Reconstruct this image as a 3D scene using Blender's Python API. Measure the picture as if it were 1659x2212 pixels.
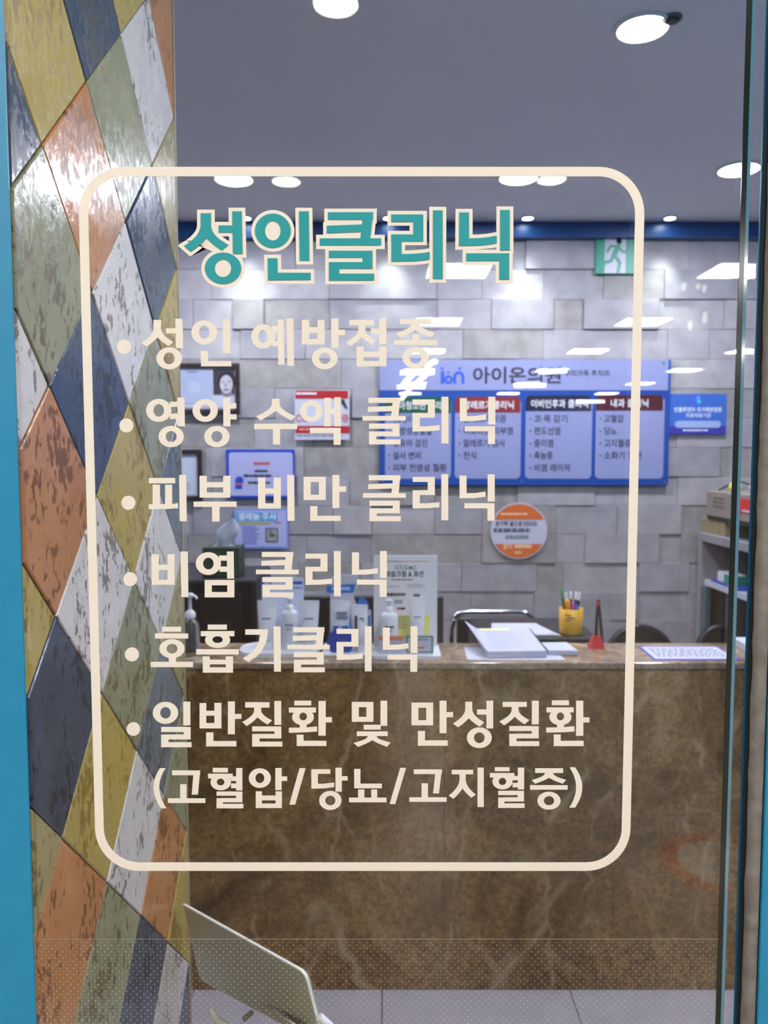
import bpy, bmesh, math, random
from mathutils import Vector, Matrix

random.seed(7)
scene = bpy.context.scene
for o in list(bpy.data.objects):
    bpy.data.objects.remove(o, do_unlink=True)
COL = scene.collection

# ------------------------------------------------------------------ camera
W, H, F = 1659.0, 2212.0, 1660.0
PITCH = math.radians(3.9)
EYE = Vector((0.0, 0.0, 1.6))
GLASS = 0.80                       # outer face of the shop window
cam_data = bpy.data.cameras.new('camera')
cam = bpy.data.objects.new('camera', cam_data)
COL.objects.link(cam)
cam.location = EYE
cam.rotation_euler = (math.radians(90) - PITCH, 0, 0)
cam_data.sensor_fit = 'HORIZONTAL'
cam_data.sensor_width = 36.0
cam_data.lens = 36.0 * F / W
cam_data.clip_start = 0.02
cam_data.dof.use_dof = True
cam_data.dof.focus_distance = 0.82
cam_data.dof.aperture_fstop = 10.5
scene.camera = cam

# ------------------------------------------------------------------ world, exposure
world = bpy.data.worlds.new('world')
scene.world = world
world.use_nodes = True
bg = world.node_tree.nodes['Background']
bg.inputs[0].default_value = (0.8, 0.85, 1.0, 1)
bg.inputs[1].default_value = 0.03
vs = scene.view_settings
vs.view_transform = 'Standard'
vs.look = 'None'
vs.gamma = 1.0
vs.use_curve_mapping = False
vs.exposure = 0.0
try:
    scene.cycles.sample_clamp_indirect = 6.0
    scene.cycles.caustics_reflective = False
    scene.cycles.caustics_refractive = False
    scene.cycles.max_bounces = 6
    scene.cycles.diffuse_bounces = 3
    scene.cycles.glossy_bounces = 3
    scene.cycles.transmission_bounces = 4
    scene.cycles.use_adaptive_sampling = True
    scene.cycles.adaptive_threshold = 0.05
    scene.cycles.use_light_tree = False
    scene.cycles.transparent_max_bounces = 16
except Exception:
    pass

COOL = (0.84, 0.87, 1.0)
WARM = (1.0, 0.93, 0.80)
CEIL = 2.79          # clinic ceiling
MALL = 3.40          # corridor ceiling
BACK = 4.0           # clinic back wall


def light(name, kind, loc, energy, color, rot=(0, 0, 0), **kw):
    d = bpy.data.lights.new(name, kind)
    d.energy = energy
    d.color = color
    for k, v in kw.items():
        setattr(d, k, v)
    o = bpy.data.objects.new(name, d)
    COL.objects.link(o)
    o.location = loc
    o.rotation_euler = rot
    return o


# ------------------------------------------------------------------ pixel -> place
CP, SP = math.cos(PITCH), math.sin(PITCH)


def ray(px, py):
    u = (px - W / 2) / F
    v = (py - H / 2) / F
    return Vector((u, CP - v * SP, -SP - v * CP))


def P(px, py, y):
    d = ray(px, py)
    return EYE + d * (y / d.y)


def PZ(px, py, z):
    d = ray(px, py)
    return EYE + d * ((z - EYE.z) / d.z)


def PX(px, py, x):
    d = ray(px, py)
    return EYE + d * (x / d.x)


# ------------------------------------------------------------------ materials
MATS = {}


def srgb(r, g, b):
    def f(c):
        c /= 255.0
        return c / 12.92 if c <= 0.04045 else ((c + 0.055) / 1.055) ** 2.4
    return (f(r), f(g), f(b), 1.0)


def mat(name, col, rough=0.5, metal=0.0, emit=None, spec=0.5, alpha=None, trans=0.0):
    if name in MATS:
        return MATS[name]
    m = bpy.data.materials.new(name)
    m.use_nodes = True
    b = m.node_tree.nodes['Principled BSDF']
    b.inputs['Base Color'].default_value = col
    b.inputs['Roughness'].default_value = rough
    b.inputs['Metallic'].default_value = metal
    b.inputs['Specular IOR Level'].default_value = spec
    if trans:
        b.inputs['Transmission Weight'].default_value = trans
    if emit:
        b.inputs['Emission Color'].default_value = emit[0]
        b.inputs['Emission Strength'].default_value = emit[1]
    MATS[name] = m
    return m


def nodes_of(m):
    nt = m.node_tree
    return nt, nt.nodes, nt.links, nt.nodes['Principled BSDF']


def pos_node(nt, scale=(1, 1, 1)):
    g = nt.nodes.new('ShaderNodeNewGeometry')
    mp = nt.nodes.new('ShaderNodeMapping')
    mp.inputs['Scale'].default_value = scale
    nt.links.new(g.outputs['Position'], mp.inputs['Vector'])
    return mp.outputs['Vector']


def noise(nt, vec, scale, detail=4, rough=0.55, dist=0.0):
    n = nt.nodes.new('ShaderNodeTexNoise')
    n.inputs['Scale'].default_value = scale
    n.inputs['Detail'].default_value = detail
    n.inputs['Roughness'].default_value = rough
    n.inputs['Distortion'].default_value = dist
    nt.links.new(vec, n.inputs['Vector'])
    return n.outputs['Fac']


def ramp(nt, fac, stops):
    r = nt.nodes.new('ShaderNodeValToRGB')
    e = r.color_ramp.elements
    while len(e) < len(stops):
        e.new(0.5)
    for i, (p, c) in enumerate(stops):
        e[i].position = p
        e[i].color = c if len(c) == 4 else (*c, 1)
    nt.links.new(fac, r.inputs[0])
    return r.outputs[0]


def mix(nt, fac, a, b, mode='MIX'):
    n = nt.nodes.new('ShaderNodeMix')
    n.data_type = 'RGBA'
    n.blend_type = mode
    for s, v in ((0, fac), (6, a), (7, b)):
        if isinstance(v, (int, float)):
            n.inputs[s].default_value = v
        elif isinstance(v, tuple):
            n.inputs[s].default_value = v
        else:
            nt.links.new(v, n.inputs[s])
    return n.outputs[2]


def bump(nt, h, strength, dist=0.002):
    n = nt.nodes.new('ShaderNodeBump')
    n.inputs['Strength'].default_value = strength
    n.inputs['Distance'].default_value = dist
    nt.links.new(h, n.inputs['Height'])
    nt.links.new(n.outputs[0], nt.nodes['Principled BSDF'].inputs['Normal'])


def mottled(name, c1, c2, scale=12, rough=0.5, bumpy=0.0, lo=0.35, hi=0.65, stretch=(1, 1, 1), spec=0.5, metal=0.0):
    if name in MATS:
        return MATS[name]
    m = mat(name, c1, rough, metal, spec=spec)
    nt, N, L, b = nodes_of(m)
    v = pos_node(nt, stretch)
    f = noise(nt, v, scale, 6)
    L.new(ramp(nt, f, [(lo, c1), (hi, c2)]), b.inputs['Base Color'])
    if bumpy:
        bump(nt, f, bumpy)
    return m


def glazed_tile(name, c, c2, dark):
    """weathered glazed harlequin tile: cloudy glaze, patches of worn brown-black pits, glossy uneven surface"""
    m = mat(name, c, 0.16, spec=0.38)
    nt, N, L, b = nodes_of(m)
    v = pos_node(nt, (1, 1, 0.75))
    cloud = noise(nt, v, 11, 5)
    base = mix(nt, ramp(nt, cloud, [(0.35, (0, 0, 0)), (0.7, (1, 1, 1))]), c, c2)
    sp = noise(nt, pos_node(nt, (1, 1.0, 0.62)), 105, 5, 0.62)
    area = noise(nt, v, 13, 4, 0.6)
    ad = N.new('ShaderNodeMath'); ad.operation = 'MULTIPLY_ADD'
    L.new(area, ad.inputs[0]); ad.inputs[1].default_value = 0.8; L.new(sp, ad.inputs[2])
    fac = ramp(nt, ad.outputs[0], [(0.965, (0, 0, 0)), (1.05, (0.8, 0.8, 0.8))])
    L.new(mix(nt, fac, base, dark), b.inputs['Base Color'])
    L.new(ramp(nt, ad.outputs[0], [(0.85, (0.16, 0.16, 0.16)), (1.05, (0.34, 0.34, 0.34))]), b.inputs['Roughness'])
    wav = noise(nt, v, 34, 3, 0.5)
    hh = N.new('ShaderNodeMath'); hh.operation = 'MULTIPLY_ADD'
    L.new(sp, hh.inputs[0]); hh.inputs[1].default_value = 0.55; L.new(wav, hh.inputs[2])
    bump(nt, hh.outputs[0], 0.5, 0.0016)
    return m


def marble(name, gain=1.0, sat=1.0, rough=0.15):
    """brown emperador: cloudy ground, dark flecks, pale broken cracks running across at angles"""
    m = mat(name, (0.1, 0.07, 0.04, 1), rough, spec=0.35)
    nt, N, L, b = nodes_of(m)
    v = pos_node(nt)
    def g(c):
        a = sum(c) / 3
        return tuple((a + (x - a) * sat) * gain for x in c)
    n1 = noise(nt, v, 2.2, 12, 0.72, 0.8)
    base = ramp(nt, n1, [(0.33, g((0.062, 0.032, 0.009))), (0.46, g((0.148, 0.080, 0.027))), (0.58, g((0.236, 0.138, 0.052))), (0.70, g((0.28, 0.19, 0.09)))])
    n2 = noise(nt, v, 70, 10, 0.8, 0.2)
    base = mix(nt, 0.75, base, ramp(nt, n2, [(0.36, (0.14, 0.13, 0.12)), (0.62, (0.78, 0.77, 0.74))]), 'OVERLAY')

    def crack(rot, scale, thin, lo, hi, col, amt, base):
        warp = noise(nt, v, 5, 5, 0.6)
        wv = N.new('ShaderNodeVectorMath'); wv.operation = 'SCALE'
        cv = N.new('ShaderNodeCombineXYZ'); L.new(warp, cv.inputs[0]); L.new(warp, cv.inputs[2])
        L.new(cv.outputs[0], wv.inputs[0]); wv.inputs['Scale'].default_value = 0.16
        ad = N.new('ShaderNodeVectorMath'); ad.operation = 'ADD'; L.new(v, ad.inputs[0]); L.new(wv.outputs[0], ad.inputs[1])
        mp = N.new('ShaderNodeMapping'); mp.inputs['Rotation'].default_value = (0, rot, 0); mp.inputs['Scale'].default_value = (1, 1, 0.33)
        mp.inputs['Location'].default_value = (rot * 3, 0, rot)
        L.new(ad.outputs[0], mp.inputs['Vector'])
        vo = N.new('ShaderNodeTexVoronoi'); vo.feature = 'DISTANCE_TO_EDGE'; vo.inputs['Scale'].default_value = scale
        L.new(mp.outputs[0], vo.inputs['Vector'])
        f = ramp(nt, vo.outputs['Distance'], [(0.0, (1, 1, 1)), (thin * 0.35, (0.55, 0.55, 0.55)), (thin, (0, 0, 0))])
        gate = ramp(nt, noise(nt, v, 3.1 + scale, 5), [(lo, (0, 0, 0)), (hi, (amt, amt, amt))])
        mm = N.new('ShaderNodeMath'); mm.operation = 'MULTIPLY'; L.new(f, mm.inputs[0]); L.new(gate, mm.inputs[1])
        return mix(nt, mm.outputs[0], base, g(col) + (1,))
    base = crack(0.62, 2.4, 0.022, 0.44, 0.60, (0.42, 0.31, 0.18), 0.6, base)
    base = crack(-0.9, 3.3, 0.028, 0.46, 0.62, (0.38, 0.27, 0.15), 0.5, base)
    base = crack(1.1, 7.0, 0.05, 0.45, 0.66, (0.36, 0.25, 0.13), 0.42, base)
    L.new(base, b.inputs['Base Color'])
    return m


def window_glass(name, tint):
    m = bpy.data.materials.new(name)
    m.use_nodes = True
    nt = m.node_tree
    nt.nodes.clear()
    N, L = nt.nodes, nt.links
    out = N.new('ShaderNodeOutputMaterial')
    tr = N.new('ShaderNodeBsdfTransparent'); tr.inputs[0].default_value = tint
    gl = N.new('ShaderNodeBsdfGlossy'); gl.inputs['Roughness'].default_value = 0.0
    lw = N.new('ShaderNodeLayerWeight'); lw.inputs['Blend'].default_value = 0.5
    pw = N.new('ShaderNodeMath'); pw.operation = 'POWER'; L.new(lw.outputs['Facing'], pw.inputs[0]); pw.inputs[1].default_value = 5
    ml = N.new('ShaderNodeMath'); ml.operation = 'MULTIPLY_ADD'; L.new(pw.outputs[0], ml.inputs[0])
    ml.inputs[1].default_value = 0.957; ml.inputs[2].default_value = 0.043
    mx = N.new('ShaderNodeMixShader')
    L.new(ml.outputs[0], mx.inputs[0]); L.new(tr.outputs[0], mx.inputs[1]); L.new(gl.outputs[0], mx.inputs[2])
    L.new(mx.outputs[0], out.inputs[0])
    MATS[name] = m
    return m


def emitter(name, col, strength, sampled=False):
    m = mat(name, (0.02, 0.02, 0.02, 1), 0.5, emit=((*col[:3], 1), strength))
    if not sampled:
        m.cycles.emission_sampling = 'NONE'
    return m


# ------------------------------------------------------------------ mesh building
class MB:
    def __init__(self):
        self.v = []
        self.f = []
        self.smooth = set()

    def add(self, verts, faces, smooth=False):
        n = len(self.v)
        self.v += [tuple(p) for p in verts]
        for f in faces:
            if smooth:
                self.smooth.add(len(self.f))
            self.f.append(tuple(i + n for i in f))
        return self

    def box(self, x0, x1, y0, y1, z0, z1):
        return self.add([(x0, y0, z0), (x1, y0, z0), (x1, y1, z0), (x0, y1, z0), (x0, y0, z1), (x1, y0, z1), (x1, y1, z1), (x0, y1, z1)],
                        [(0, 3, 2, 1), (4, 5, 6, 7), (0, 1, 5, 4), (1, 2, 6, 5), (2, 3, 7, 6), (3, 0, 4, 7)])

    def hexa(self, a, b):
        """two quads (4 points each) joined into a solid"""
        return self.add(list(a) + list(b), [(3, 2, 1, 0), (4, 5, 6, 7), (0, 1, 5, 4), (1, 2, 6, 5), (2, 3, 7, 6), (3, 0, 4, 7)])

    def prism(self, pts, off):
        """planar polygon extruded by vector off"""
        n = len(pts)
        o = Vector(off)
        a = [Vector(p) for p in pts]
        return self.add(a + [p + o for p in a],
                        [tuple(range(n)), tuple(range(2 * n - 1, n - 1, -1))] + [(i, i + n, (i + 1) % n + n, (i + 1) % n) for i in range(n)])

    def ring(self, outer, inner, off):
        n = len(outer)
        o = Vector(off)
        a = [Vector(p) for p in outer]; b = [Vector(p) for p in inner]
        vs_ = a + b + [p + o for p in a] + [p + o for p in b]
        fs = []
        for i in range(n):
            j = (i + 1) % n
            fs += [(i, j, n + j, n + i), (2 * n + j, 2 * n + i, 3 * n + i, 3 * n + j),
                   (j, i, 2 * n + i, 2 * n + j), (n + i, n + j, 3 * n + j, 3 * n + i)]
        return self.add(vs_, fs)

    def loft(self, rings, cap=True, smooth=True):
        n = len(rings[0])
        vs_ = [p for r in rings for p in r]
        fs = []
        for k in range(len(rings) - 1):
            for i in range(n):
                j = (i + 1) % n
                fs.append((k * n + i, k * n + j, (k + 1) * n + j, (k + 1) * n + i))
        self.add(vs_, fs, smooth)
        if cap:
            self.add(rings[0], [tuple(range(n - 1, -1, -1))])
            self.add(rings[-1], [tuple(range(n))])
        return self

    def lathe(self, cx, cy, prof, n=24, sx=1.0, sy=1.0, smooth=True):
        rings = [[(cx + r * sx * math.cos(2 * math.pi * i / n), cy + r * sy * math.sin(2 * math.pi * i / n), z) for i in range(n)] for r, z in prof]
        return self.loft(rings, True, smooth)

    def tube(self, path, r, n=10):
        pts = [Vector(p) for p in path]
        rings = []
        for i, p in enumerate(pts):
            t = (pts[min(i + 1, len(pts) - 1)] - pts[max(i - 1, 0)]).normalized()
            up = Vector((0, 0, 1)) if abs(t.z) < 0.95 else Vector((1, 0, 0))
            a = t.cross(up).normalized(); b = a.cross(t).normalized()
            rr = r[i] if isinstance(r, (list, tuple)) else r
            rings.append([p + a * rr * math.cos(2 * math.pi * k / n) + b * rr * math.sin(2 * math.pi * k / n) for k in range(n)])
        return self.loft(rings)

    def disc(self, c, r, nrm='z', n=24, t=0.0, r2=None):
        r2 = r2 or r
        pts = []
        for i in range(n):
            a = 2 * math.pi * i / n
            u, w = r * math.cos(a), r2 * math.sin(a)
            pts.append((c[0] + u, c[1] + w, c[2]) if nrm == 'z' else (c[0] + u, c[1], c[2] + w) if nrm == 'y' else (c[0], c[1] + u, c[2] + w))
        if t:
            off = {'z': (0, 0, t), 'y': (0, t, 0), 'x': (t, 0, 0)}[nrm]
            return self.prism(pts, off)
        return self.add(pts, [tuple(range(n))])


WL = {}


def link(o, parent=None):
    COL.objects.link(o)
    if parent is not None:
        o.parent = parent
    return o


def tag(o, label=None, cat=None, group=None, kind=None):
    if label:
        o['label'] = label
    if cat:
        o['category'] = cat
    if group:
        o['group'] = group
    if kind:
        o['kind'] = kind
    return o


def build(name, mb, material, parent=None, bevel=0.0, segs=2, label=None, cat=None, group=None, kind=None, loc=None):
    """one mesh object; vertices are given in world space"""
    org = WL[parent.name] if parent is not None else Vector(loc) if loc is not None else None
    if org is None:
        xs = [Vector(v) for v in mb.v]
        lo = Vector((min(v.x for v in xs), min(v.y for v in xs), min(v.z for v in xs)))
        hi = Vector((max(v.x for v in xs), max(v.y for v in xs), max(v.z for v in xs)))
        org = Vector(((lo.x + hi.x) / 2, (lo.y + hi.y) / 2, lo.z))
    me = bpy.data.meshes.new(name)
    me.from_pydata([Vector(v) - org for v in mb.v], [], mb.f)
    for i in mb.smooth:
        me.polygons[i].use_smooth = True
    bm = bmesh.new(); bm.from_mesh(me)
    bmesh.ops.recalc_face_normals(bm, faces=bm.faces)
    if bevel:
        ed = [e for e in bm.edges if len(e.link_faces) == 2 and e.calc_face_angle(0) > 0.5]
        bmesh.ops.bevel(bm, geom=ed, offset=bevel, segments=segs, affect='EDGES', profile=0.5, clamp_overlap=True)
    bm.to_mesh(me); bm.free()
    me.materials.append(material)
    o = bpy.data.objects.new(name, me)
    link(o, parent)
    o.location = (0, 0, 0) if parent is not None else org
    WL[o.name] = org
    return tag(o, label, cat, group, kind)


def thing(name, loc, label, cat, group=None, kind=None):
    o = bpy.data.objects.new(name, None)
    o.empty_display_size = 0.05
    link(o)
    o.location = loc
    WL[o.name] = Vector(loc)
    return tag(o, label, cat, group, kind)


def struct(name, mb, m, parent=None, **k):
    return build(name, mb, m, parent, kind=None if parent else 'structure', **k)


# outlines of the small printed characters: advance | contours, in 1/1000 of the type size
GLYPHS = {
    '&': '625|495,339 422,229 326,339 398,399 438,458 451,521 430,596 372,649 287,669 195,649 134,595 112,512 123,455 151,401 189,354 105,296 49,229 28,153 52,71 114,13 200,-9 265,0 336,32 416,93 494,0 620,0 482,160 529,220 567,281 593,339;356,161 308,119 260,91 210,81 169,91 139,117 126,153 140,201 180,244 245,289;208,521 218,554 244,577 282,586 322,577 350,552 360,516 353,482 327,446 271,405 242,438 218,478',
    '3': '500|81,569 197,598 260,586 300,550 315,496 300,443 255,409 180,397 180,307 261,295 310,253 326,193 312,135 274,98 216,84 166,90 115,107 64,136 64,30 113,9 161,-4 209,-9 321,18 396,90 424,198 414,266 382,324 326,360 376,398 404,447 413,513 388,607 318,669 212,691 81,662',
    '4': '500|398,691 356,691 11,269 11,224 300,224 300,0 398,0 398,224 471,224 471,312 398,312;298,506 300,506 300,312 142,312',
    'C': '708|656,635 570,667 493,685 422,691 229,644 97,517 48,331 87,179 207,47 416,-9 513,-1 593,20 663,51 663,158 584,116 504,90 425,81 281,114 184,205 149,340 185,474 281,567 421,601 498,593 575,570 656,530',
    'D': '750|76,0 342,0 536,50 660,175 704,341 666,501 547,629 341,682 76,682;174,594 325,594 482,559 573,467 603,341 582,238 499,135 330,88 174,88',
    'M': '781|709,682 618,682 391,402 165,682 73,682 73,0 171,0 171,531 173,531 383,267 399,267 609,531 611,531 611,0 709,0',
    'O': '823|45,341 90,168 216,41 409,-9 607,41 734,168 778,341 733,516 606,642 411,691 218,642 91,516;146,341 181,475 275,567 411,601 548,567 642,475 677,341 642,207 548,115 411,81 275,115 181,207',
    'S': '458|399,643 350,670 299,686 247,691 138,668 66,606 40,509 116,368 259,275 335,165 323,126 287,93 224,79 159,90 98,124 44,178 44,54 102,19 165,-2 235,-9 333,15 401,80 426,176 350,333 207,422 131,522 145,564 183,593 239,603 288,597 342,575 399,532',
    'e': '479|438,130 386,101 334,82 281,76 207,91 156,136 130,211 446,211 422,349 354,431 251,458 141,429 68,350 41,230 66,113 140,25 259,-9 327,-3 384,14 438,44;132,270 154,330 194,368 253,381 308,367 343,329 358,270',
    '·': '260|130,405 100,397 78,375 70,345 78,315 100,293 130,285 160,293 182,315 190,345 182,375 160,397',
    '가': '920|662,827 662,-77 745,-77 745,391 889,391 889,460 745,460 745,827;97,730 97,661 429,661 375,461 250,292 55,158 101,94 338,267 471,483 512,730',
    '감': '920|182,272 182,-65 752,-65 752,272;670,204 670,2 264,2 264,204;669,827 669,314 752,314 752,538 885,538 885,607 752,607 752,827;89,768 89,701 416,701 363,561 238,449 49,371 82,304 310,406 455,563 506,768',
    '검': '920|211,272 211,-65 794,-65 794,272;712,206 712,2 292,2 292,206;106,768 106,701 424,701 370,560 245,448 60,369 94,304 318,407 462,563 513,768;515,594 515,525 711,525 711,311 794,311 794,826 711,826 711,594',
    '고': '920|137,736 137,668 687,668 687,647 686,531 677,397 653,238 737,228 760,393 769,529 770,647 770,736;368,441 368,118 50,118 50,49 867,49 867,118 450,118 450,441',
    '과': '920|91,728 91,660 465,660 464,575 456,464 439,327 521,320 539,471 546,591 547,679 547,728;51,120 225,122 417,132 610,154 605,216 314,194 314,469 232,469 232,192 41,189;660,827 660,-78 743,-78 743,378 887,378 887,449 743,449 743,827',
    '관': '920|99,757 99,688 466,688 442,449 524,441 540,550 546,640 547,709 547,757;53,290 228,292 422,302 615,326 610,387 317,363 317,555 235,555 235,360 44,358;670,827 670,146 754,146 754,463 883,463 883,533 754,533 754,827;182,208 182,-58 783,-58 783,10 265,10 265,208',
    '국': '920|135,228 135,161 686,161 686,-78 769,-78 769,228 500,228 500,393 870,393 870,461 741,461 757,560 763,645 764,718 764,784 154,784 154,716 682,716 681,644 675,560 658,461 50,461 50,393 417,393 417,228',
    '기': '920|709,827 709,-78 792,-78 792,827;103,729 103,662 442,662 389,461 264,292 61,158 105,91 349,264 484,480 526,729',
    '끝': '920|480,791 480,724 687,724 684,660 675,578 655,478 384,478 409,604 418,701 419,766 419,791 126,791 126,724 338,724 300,478 50,478 50,411 869,411 869,478 738,478 759,593 767,685 768,753 768,791;152,-1 152,-66 775,-66 775,-1 235,-1 235,97 746,97 746,158 235,158 235,252 769,252 769,316 152,316',
    '내': '920|531,807 531,-31 609,-31 609,390 736,390 736,-78 816,-78 816,827 736,827 736,459 609,459 609,807;94,229 94,156 151,156 476,185 466,258 177,229 177,718 94,718',
    '년': '920|455,536 455,469 711,469 711,156 794,156 794,826 711,826 711,709 455,709 455,642 711,642 711,536;215,214 215,-58 818,-58 818,10 298,10 298,214;103,360 103,291 171,291 301,294 431,303 570,324 561,393 431,374 307,363 185,360 185,761 103,761',
    '농': '920|458,253 292,234 185,177 148,88 185,-1 292,-57 458,-76 624,-57 730,-1 767,88 730,177 624,234;458,188 579,176 657,142 684,88 657,35 579,1 458,-11 336,1 259,35 232,88 259,142 336,176;50,389 50,321 868,321 868,389 500,389 500,508 774,508 774,576 243,576 243,809 161,809 161,508 418,508 418,389',
    '뇨': '920|147,745 147,345 278,345 278,112 50,112 50,44 870,44 870,112 644,112 644,345 776,345 776,412 230,412 230,745;360,345 562,345 562,112 360,112',
    '늄': '920|687,173 687,2 233,2 233,173;161,806 161,523 774,523 774,591 243,591 243,806;152,239 152,-65 768,-65 768,239 648,239 648,360 868,360 868,426 50,426 50,360 270,360 270,239;352,360 566,360 566,239 352,239',
    '닉': '920|187,258 187,189 708,189 708,-79 791,-79 791,258;708,826 708,304 791,304 791,826;106,445 106,375 179,375 322,379 468,392 621,417 609,486 465,462 325,449 189,445 189,776 106,776',
    '달': '920|90,775 90,405 160,405 324,407 458,417 583,437 573,503 454,484 327,475 172,472 172,708 489,708 489,775;669,827 669,372 752,372 752,568 885,568 885,637 752,637 752,827;180,2 180,-66 784,-66 784,2 261,2 261,102 752,102 752,326 178,326 178,259 670,259 670,166 180,166',
    '당': '920|464,270 305,249 202,190 166,97 202,4 305,-55 464,-76 622,-55 724,4 760,97 724,190 622,249;464,203 579,190 654,154 680,97 654,40 579,4 464,-9 348,4 273,40 247,97 273,154 348,190;669,827 669,289 753,289 753,523 885,523 885,592 753,592 753,827;90,758 90,361 160,361 327,363 461,372 583,391 574,459 458,441 330,431 172,429 172,690 489,690 489,758',
    '도': '920|154,754 154,337 417,337 417,105 50,105 50,36 870,36 870,105 499,105 499,337 775,337 775,404 237,404 237,686 766,686 766,754',
    '듀': '920|49,308 49,240 262,240 262,-78 345,-78 345,240 574,240 574,-78 657,-78 657,240 869,240 869,308;162,779 162,428 766,428 766,497 246,497 246,711 754,711 754,779',
    '락': '920|164,229 164,161 669,161 669,-77 752,-77 752,229;87,773 87,705 413,705 413,587 89,587 89,324 160,324 314,326 452,336 590,354 582,422 449,404 317,395 171,393 171,522 494,522 494,773;669,826 669,277 752,277 752,526 886,526 886,595 752,595 752,826',
    '레': '920|738,827 738,-78 817,-78 817,827;78,727 78,659 320,659 320,480 80,480 80,145 140,145 251,147 363,154 483,171 476,239 160,214 160,413 400,413 400,727;555,805 555,502 443,502 443,434 555,434 555,-30 633,-30 633,805',
    '로': '920|152,340 152,272 417,272 417,103 50,103 50,34 870,34 870,103 499,103 499,272 789,272 789,340 234,340 234,486 768,486 768,760 150,760 150,692 686,692 686,552 152,552',
    '료': '920|152,341 152,273 279,273 279,103 50,103 50,34 870,34 870,103 649,103 649,273 789,273 789,341 234,341 234,486 768,486 768,760 150,760 150,692 686,692 686,553 152,553;360,103 360,273 568,273 568,103',
    '루': '920|150,439 150,371 790,371 790,439 233,439 233,554 770,554 770,791 147,791 147,724 686,724 686,618 150,618;49,278 49,210 416,210 416,-79 499,-79 499,210 869,210 869,278',
    '르': '920|50,105 50,36 870,36 870,105;152,337 152,270 789,270 789,337 234,337 234,483 768,483 768,758 150,758 150,690 686,690 686,550 152,550',
    '리': '920|709,827 709,-79 791,-79 791,827;100,743 100,675 434,675 434,487 102,487 102,140 177,140 328,143 476,152 632,173 624,241 473,222 330,212 186,209 186,420 518,420 518,743',
    '릭': '920|708,826 708,274 791,274 791,826;187,225 187,156 708,156 708,-78 791,-78 791,225;95,773 95,705 424,705 424,587 97,587 97,324 170,324 325,326 466,335 609,353 599,421 462,404 326,395 178,393 178,522 505,522 505,773',
    '림': '920|708,826 708,290 791,290 791,826;207,241 207,-66 791,-66 791,241;710,174 710,2 288,2 288,174;95,772 95,705 424,705 424,590 97,590 97,333 170,333 325,335 466,344 609,362 599,430 462,412 326,404 178,402 178,525 505,525 505,772',
    '목': '920|681,723 681,549 236,549 236,723;141,208 141,141 683,141 683,-78 766,-78 766,208;50,369 50,301 867,301 867,369 500,369 500,482 762,482 762,789 155,789 155,482 417,482 417,369',
    '발': '920|87,789 87,395 506,395 506,789 424,789 424,660 169,660 169,789;169,595 424,595 424,462 169,462;669,827 669,360 752,360 752,564 885,564 885,632 752,632 752,827;180,-1 180,-68 784,-68 784,-1 261,-1 261,97 752,97 752,317 178,317 178,251 670,251 670,159 180,159',
    '방': '920|464,259 305,239 202,182 166,92 202,1 305,-57 464,-77 623,-57 724,1 760,92 724,182 623,239;464,193 579,181 653,147 679,92 653,36 579,1 464,-11 348,1 274,36 248,92 274,147 348,181;87,770 87,353 506,353 506,770 424,770 424,634 169,634 169,770;169,568 424,568 424,420 169,420;669,827 669,284 752,284 752,530 885,530 885,600 752,600 752,827',
    '변': '920|177,542 421,542 421,378 177,378;711,593 711,466 503,466 503,593;94,766 94,311 503,311 503,398 711,398 711,157 794,157 794,826 711,826 711,661 503,661 503,766 421,766 421,607 177,607 177,766;213,222 213,-58 815,-58 815,10 296,10 296,222',
    '보': '920|229,534 689,534 689,368 229,368;146,763 146,300 417,300 417,106 50,106 50,37 870,37 870,106 499,106 499,300 771,300 771,763 689,763 689,602 229,602 229,763',
    '부': '920|153,790 153,399 765,399 765,790 682,790 682,666 235,666 235,790;235,599 682,599 682,467 235,467;49,291 49,224 416,224 416,-78 498,-78 498,224 869,224 869,291',
    '비': '920|707,827 707,-79 790,-79 790,827;101,750 101,139 527,139 527,750 445,750 445,512 184,512 184,750;184,446 445,446 445,208 184,208',
    '사': '920|271,749 271,587 240,423 156,279 37,182 88,115 183,187 260,290 313,415 366,298 441,201 532,133 583,199 466,292 384,430 353,587 353,749;662,827 662,-78 745,-78 745,390 893,390 893,461 745,461 745,827',
    '선': '920|711,826 711,614 514,614 514,545 711,545 711,150 794,150 794,826;277,772 277,661 248,528 170,418 51,345 95,279 192,335 268,415 319,515 370,424 443,351 534,300 579,365 464,434 387,537 359,658 359,772;213,225 213,-58 815,-58 815,10 296,10 296,225',
    '설': '920|711,827 711,663 514,663 514,595 711,595 711,360 794,360 794,827;214,1 214,-66 827,-66 827,1 295,1 295,97 794,97 794,314 212,314 212,248 712,248 712,160 214,160;276,798 276,714 247,591 168,490 49,424 93,358 190,409 266,482 318,575 370,492 444,425 535,379 579,444 463,507 385,601 357,714 357,798',
    '성': '920|496,265 335,245 231,186 195,94 231,2 335,-56 496,-76 657,-56 761,2 797,94 761,186 657,245;496,199 613,186 688,151 715,94 688,38 613,3 496,-10 379,3 304,38 277,94 304,151 379,186;278,776 278,683 250,552 170,445 49,374 93,307 192,361 269,440 321,538 372,452 444,382 536,334 581,399 465,465 388,565 360,686 360,776;514,636 514,567 711,567 711,292 794,292 794,827 711,827 711,636',
    '셀': '920|733,826 733,345 812,345 812,826;556,809 556,657 418,657 418,589 556,589 556,352 635,352 635,809;237,789 237,697 215,588 151,488 50,415 96,352 175,404 236,476 278,560 317,486 375,424 450,379 494,442 398,504 338,593 317,693 317,789;217,-1 217,-68 847,-68 847,-1 299,-1 299,92 812,92 812,304 215,304 215,238 731,238 731,155 217,155',
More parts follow.
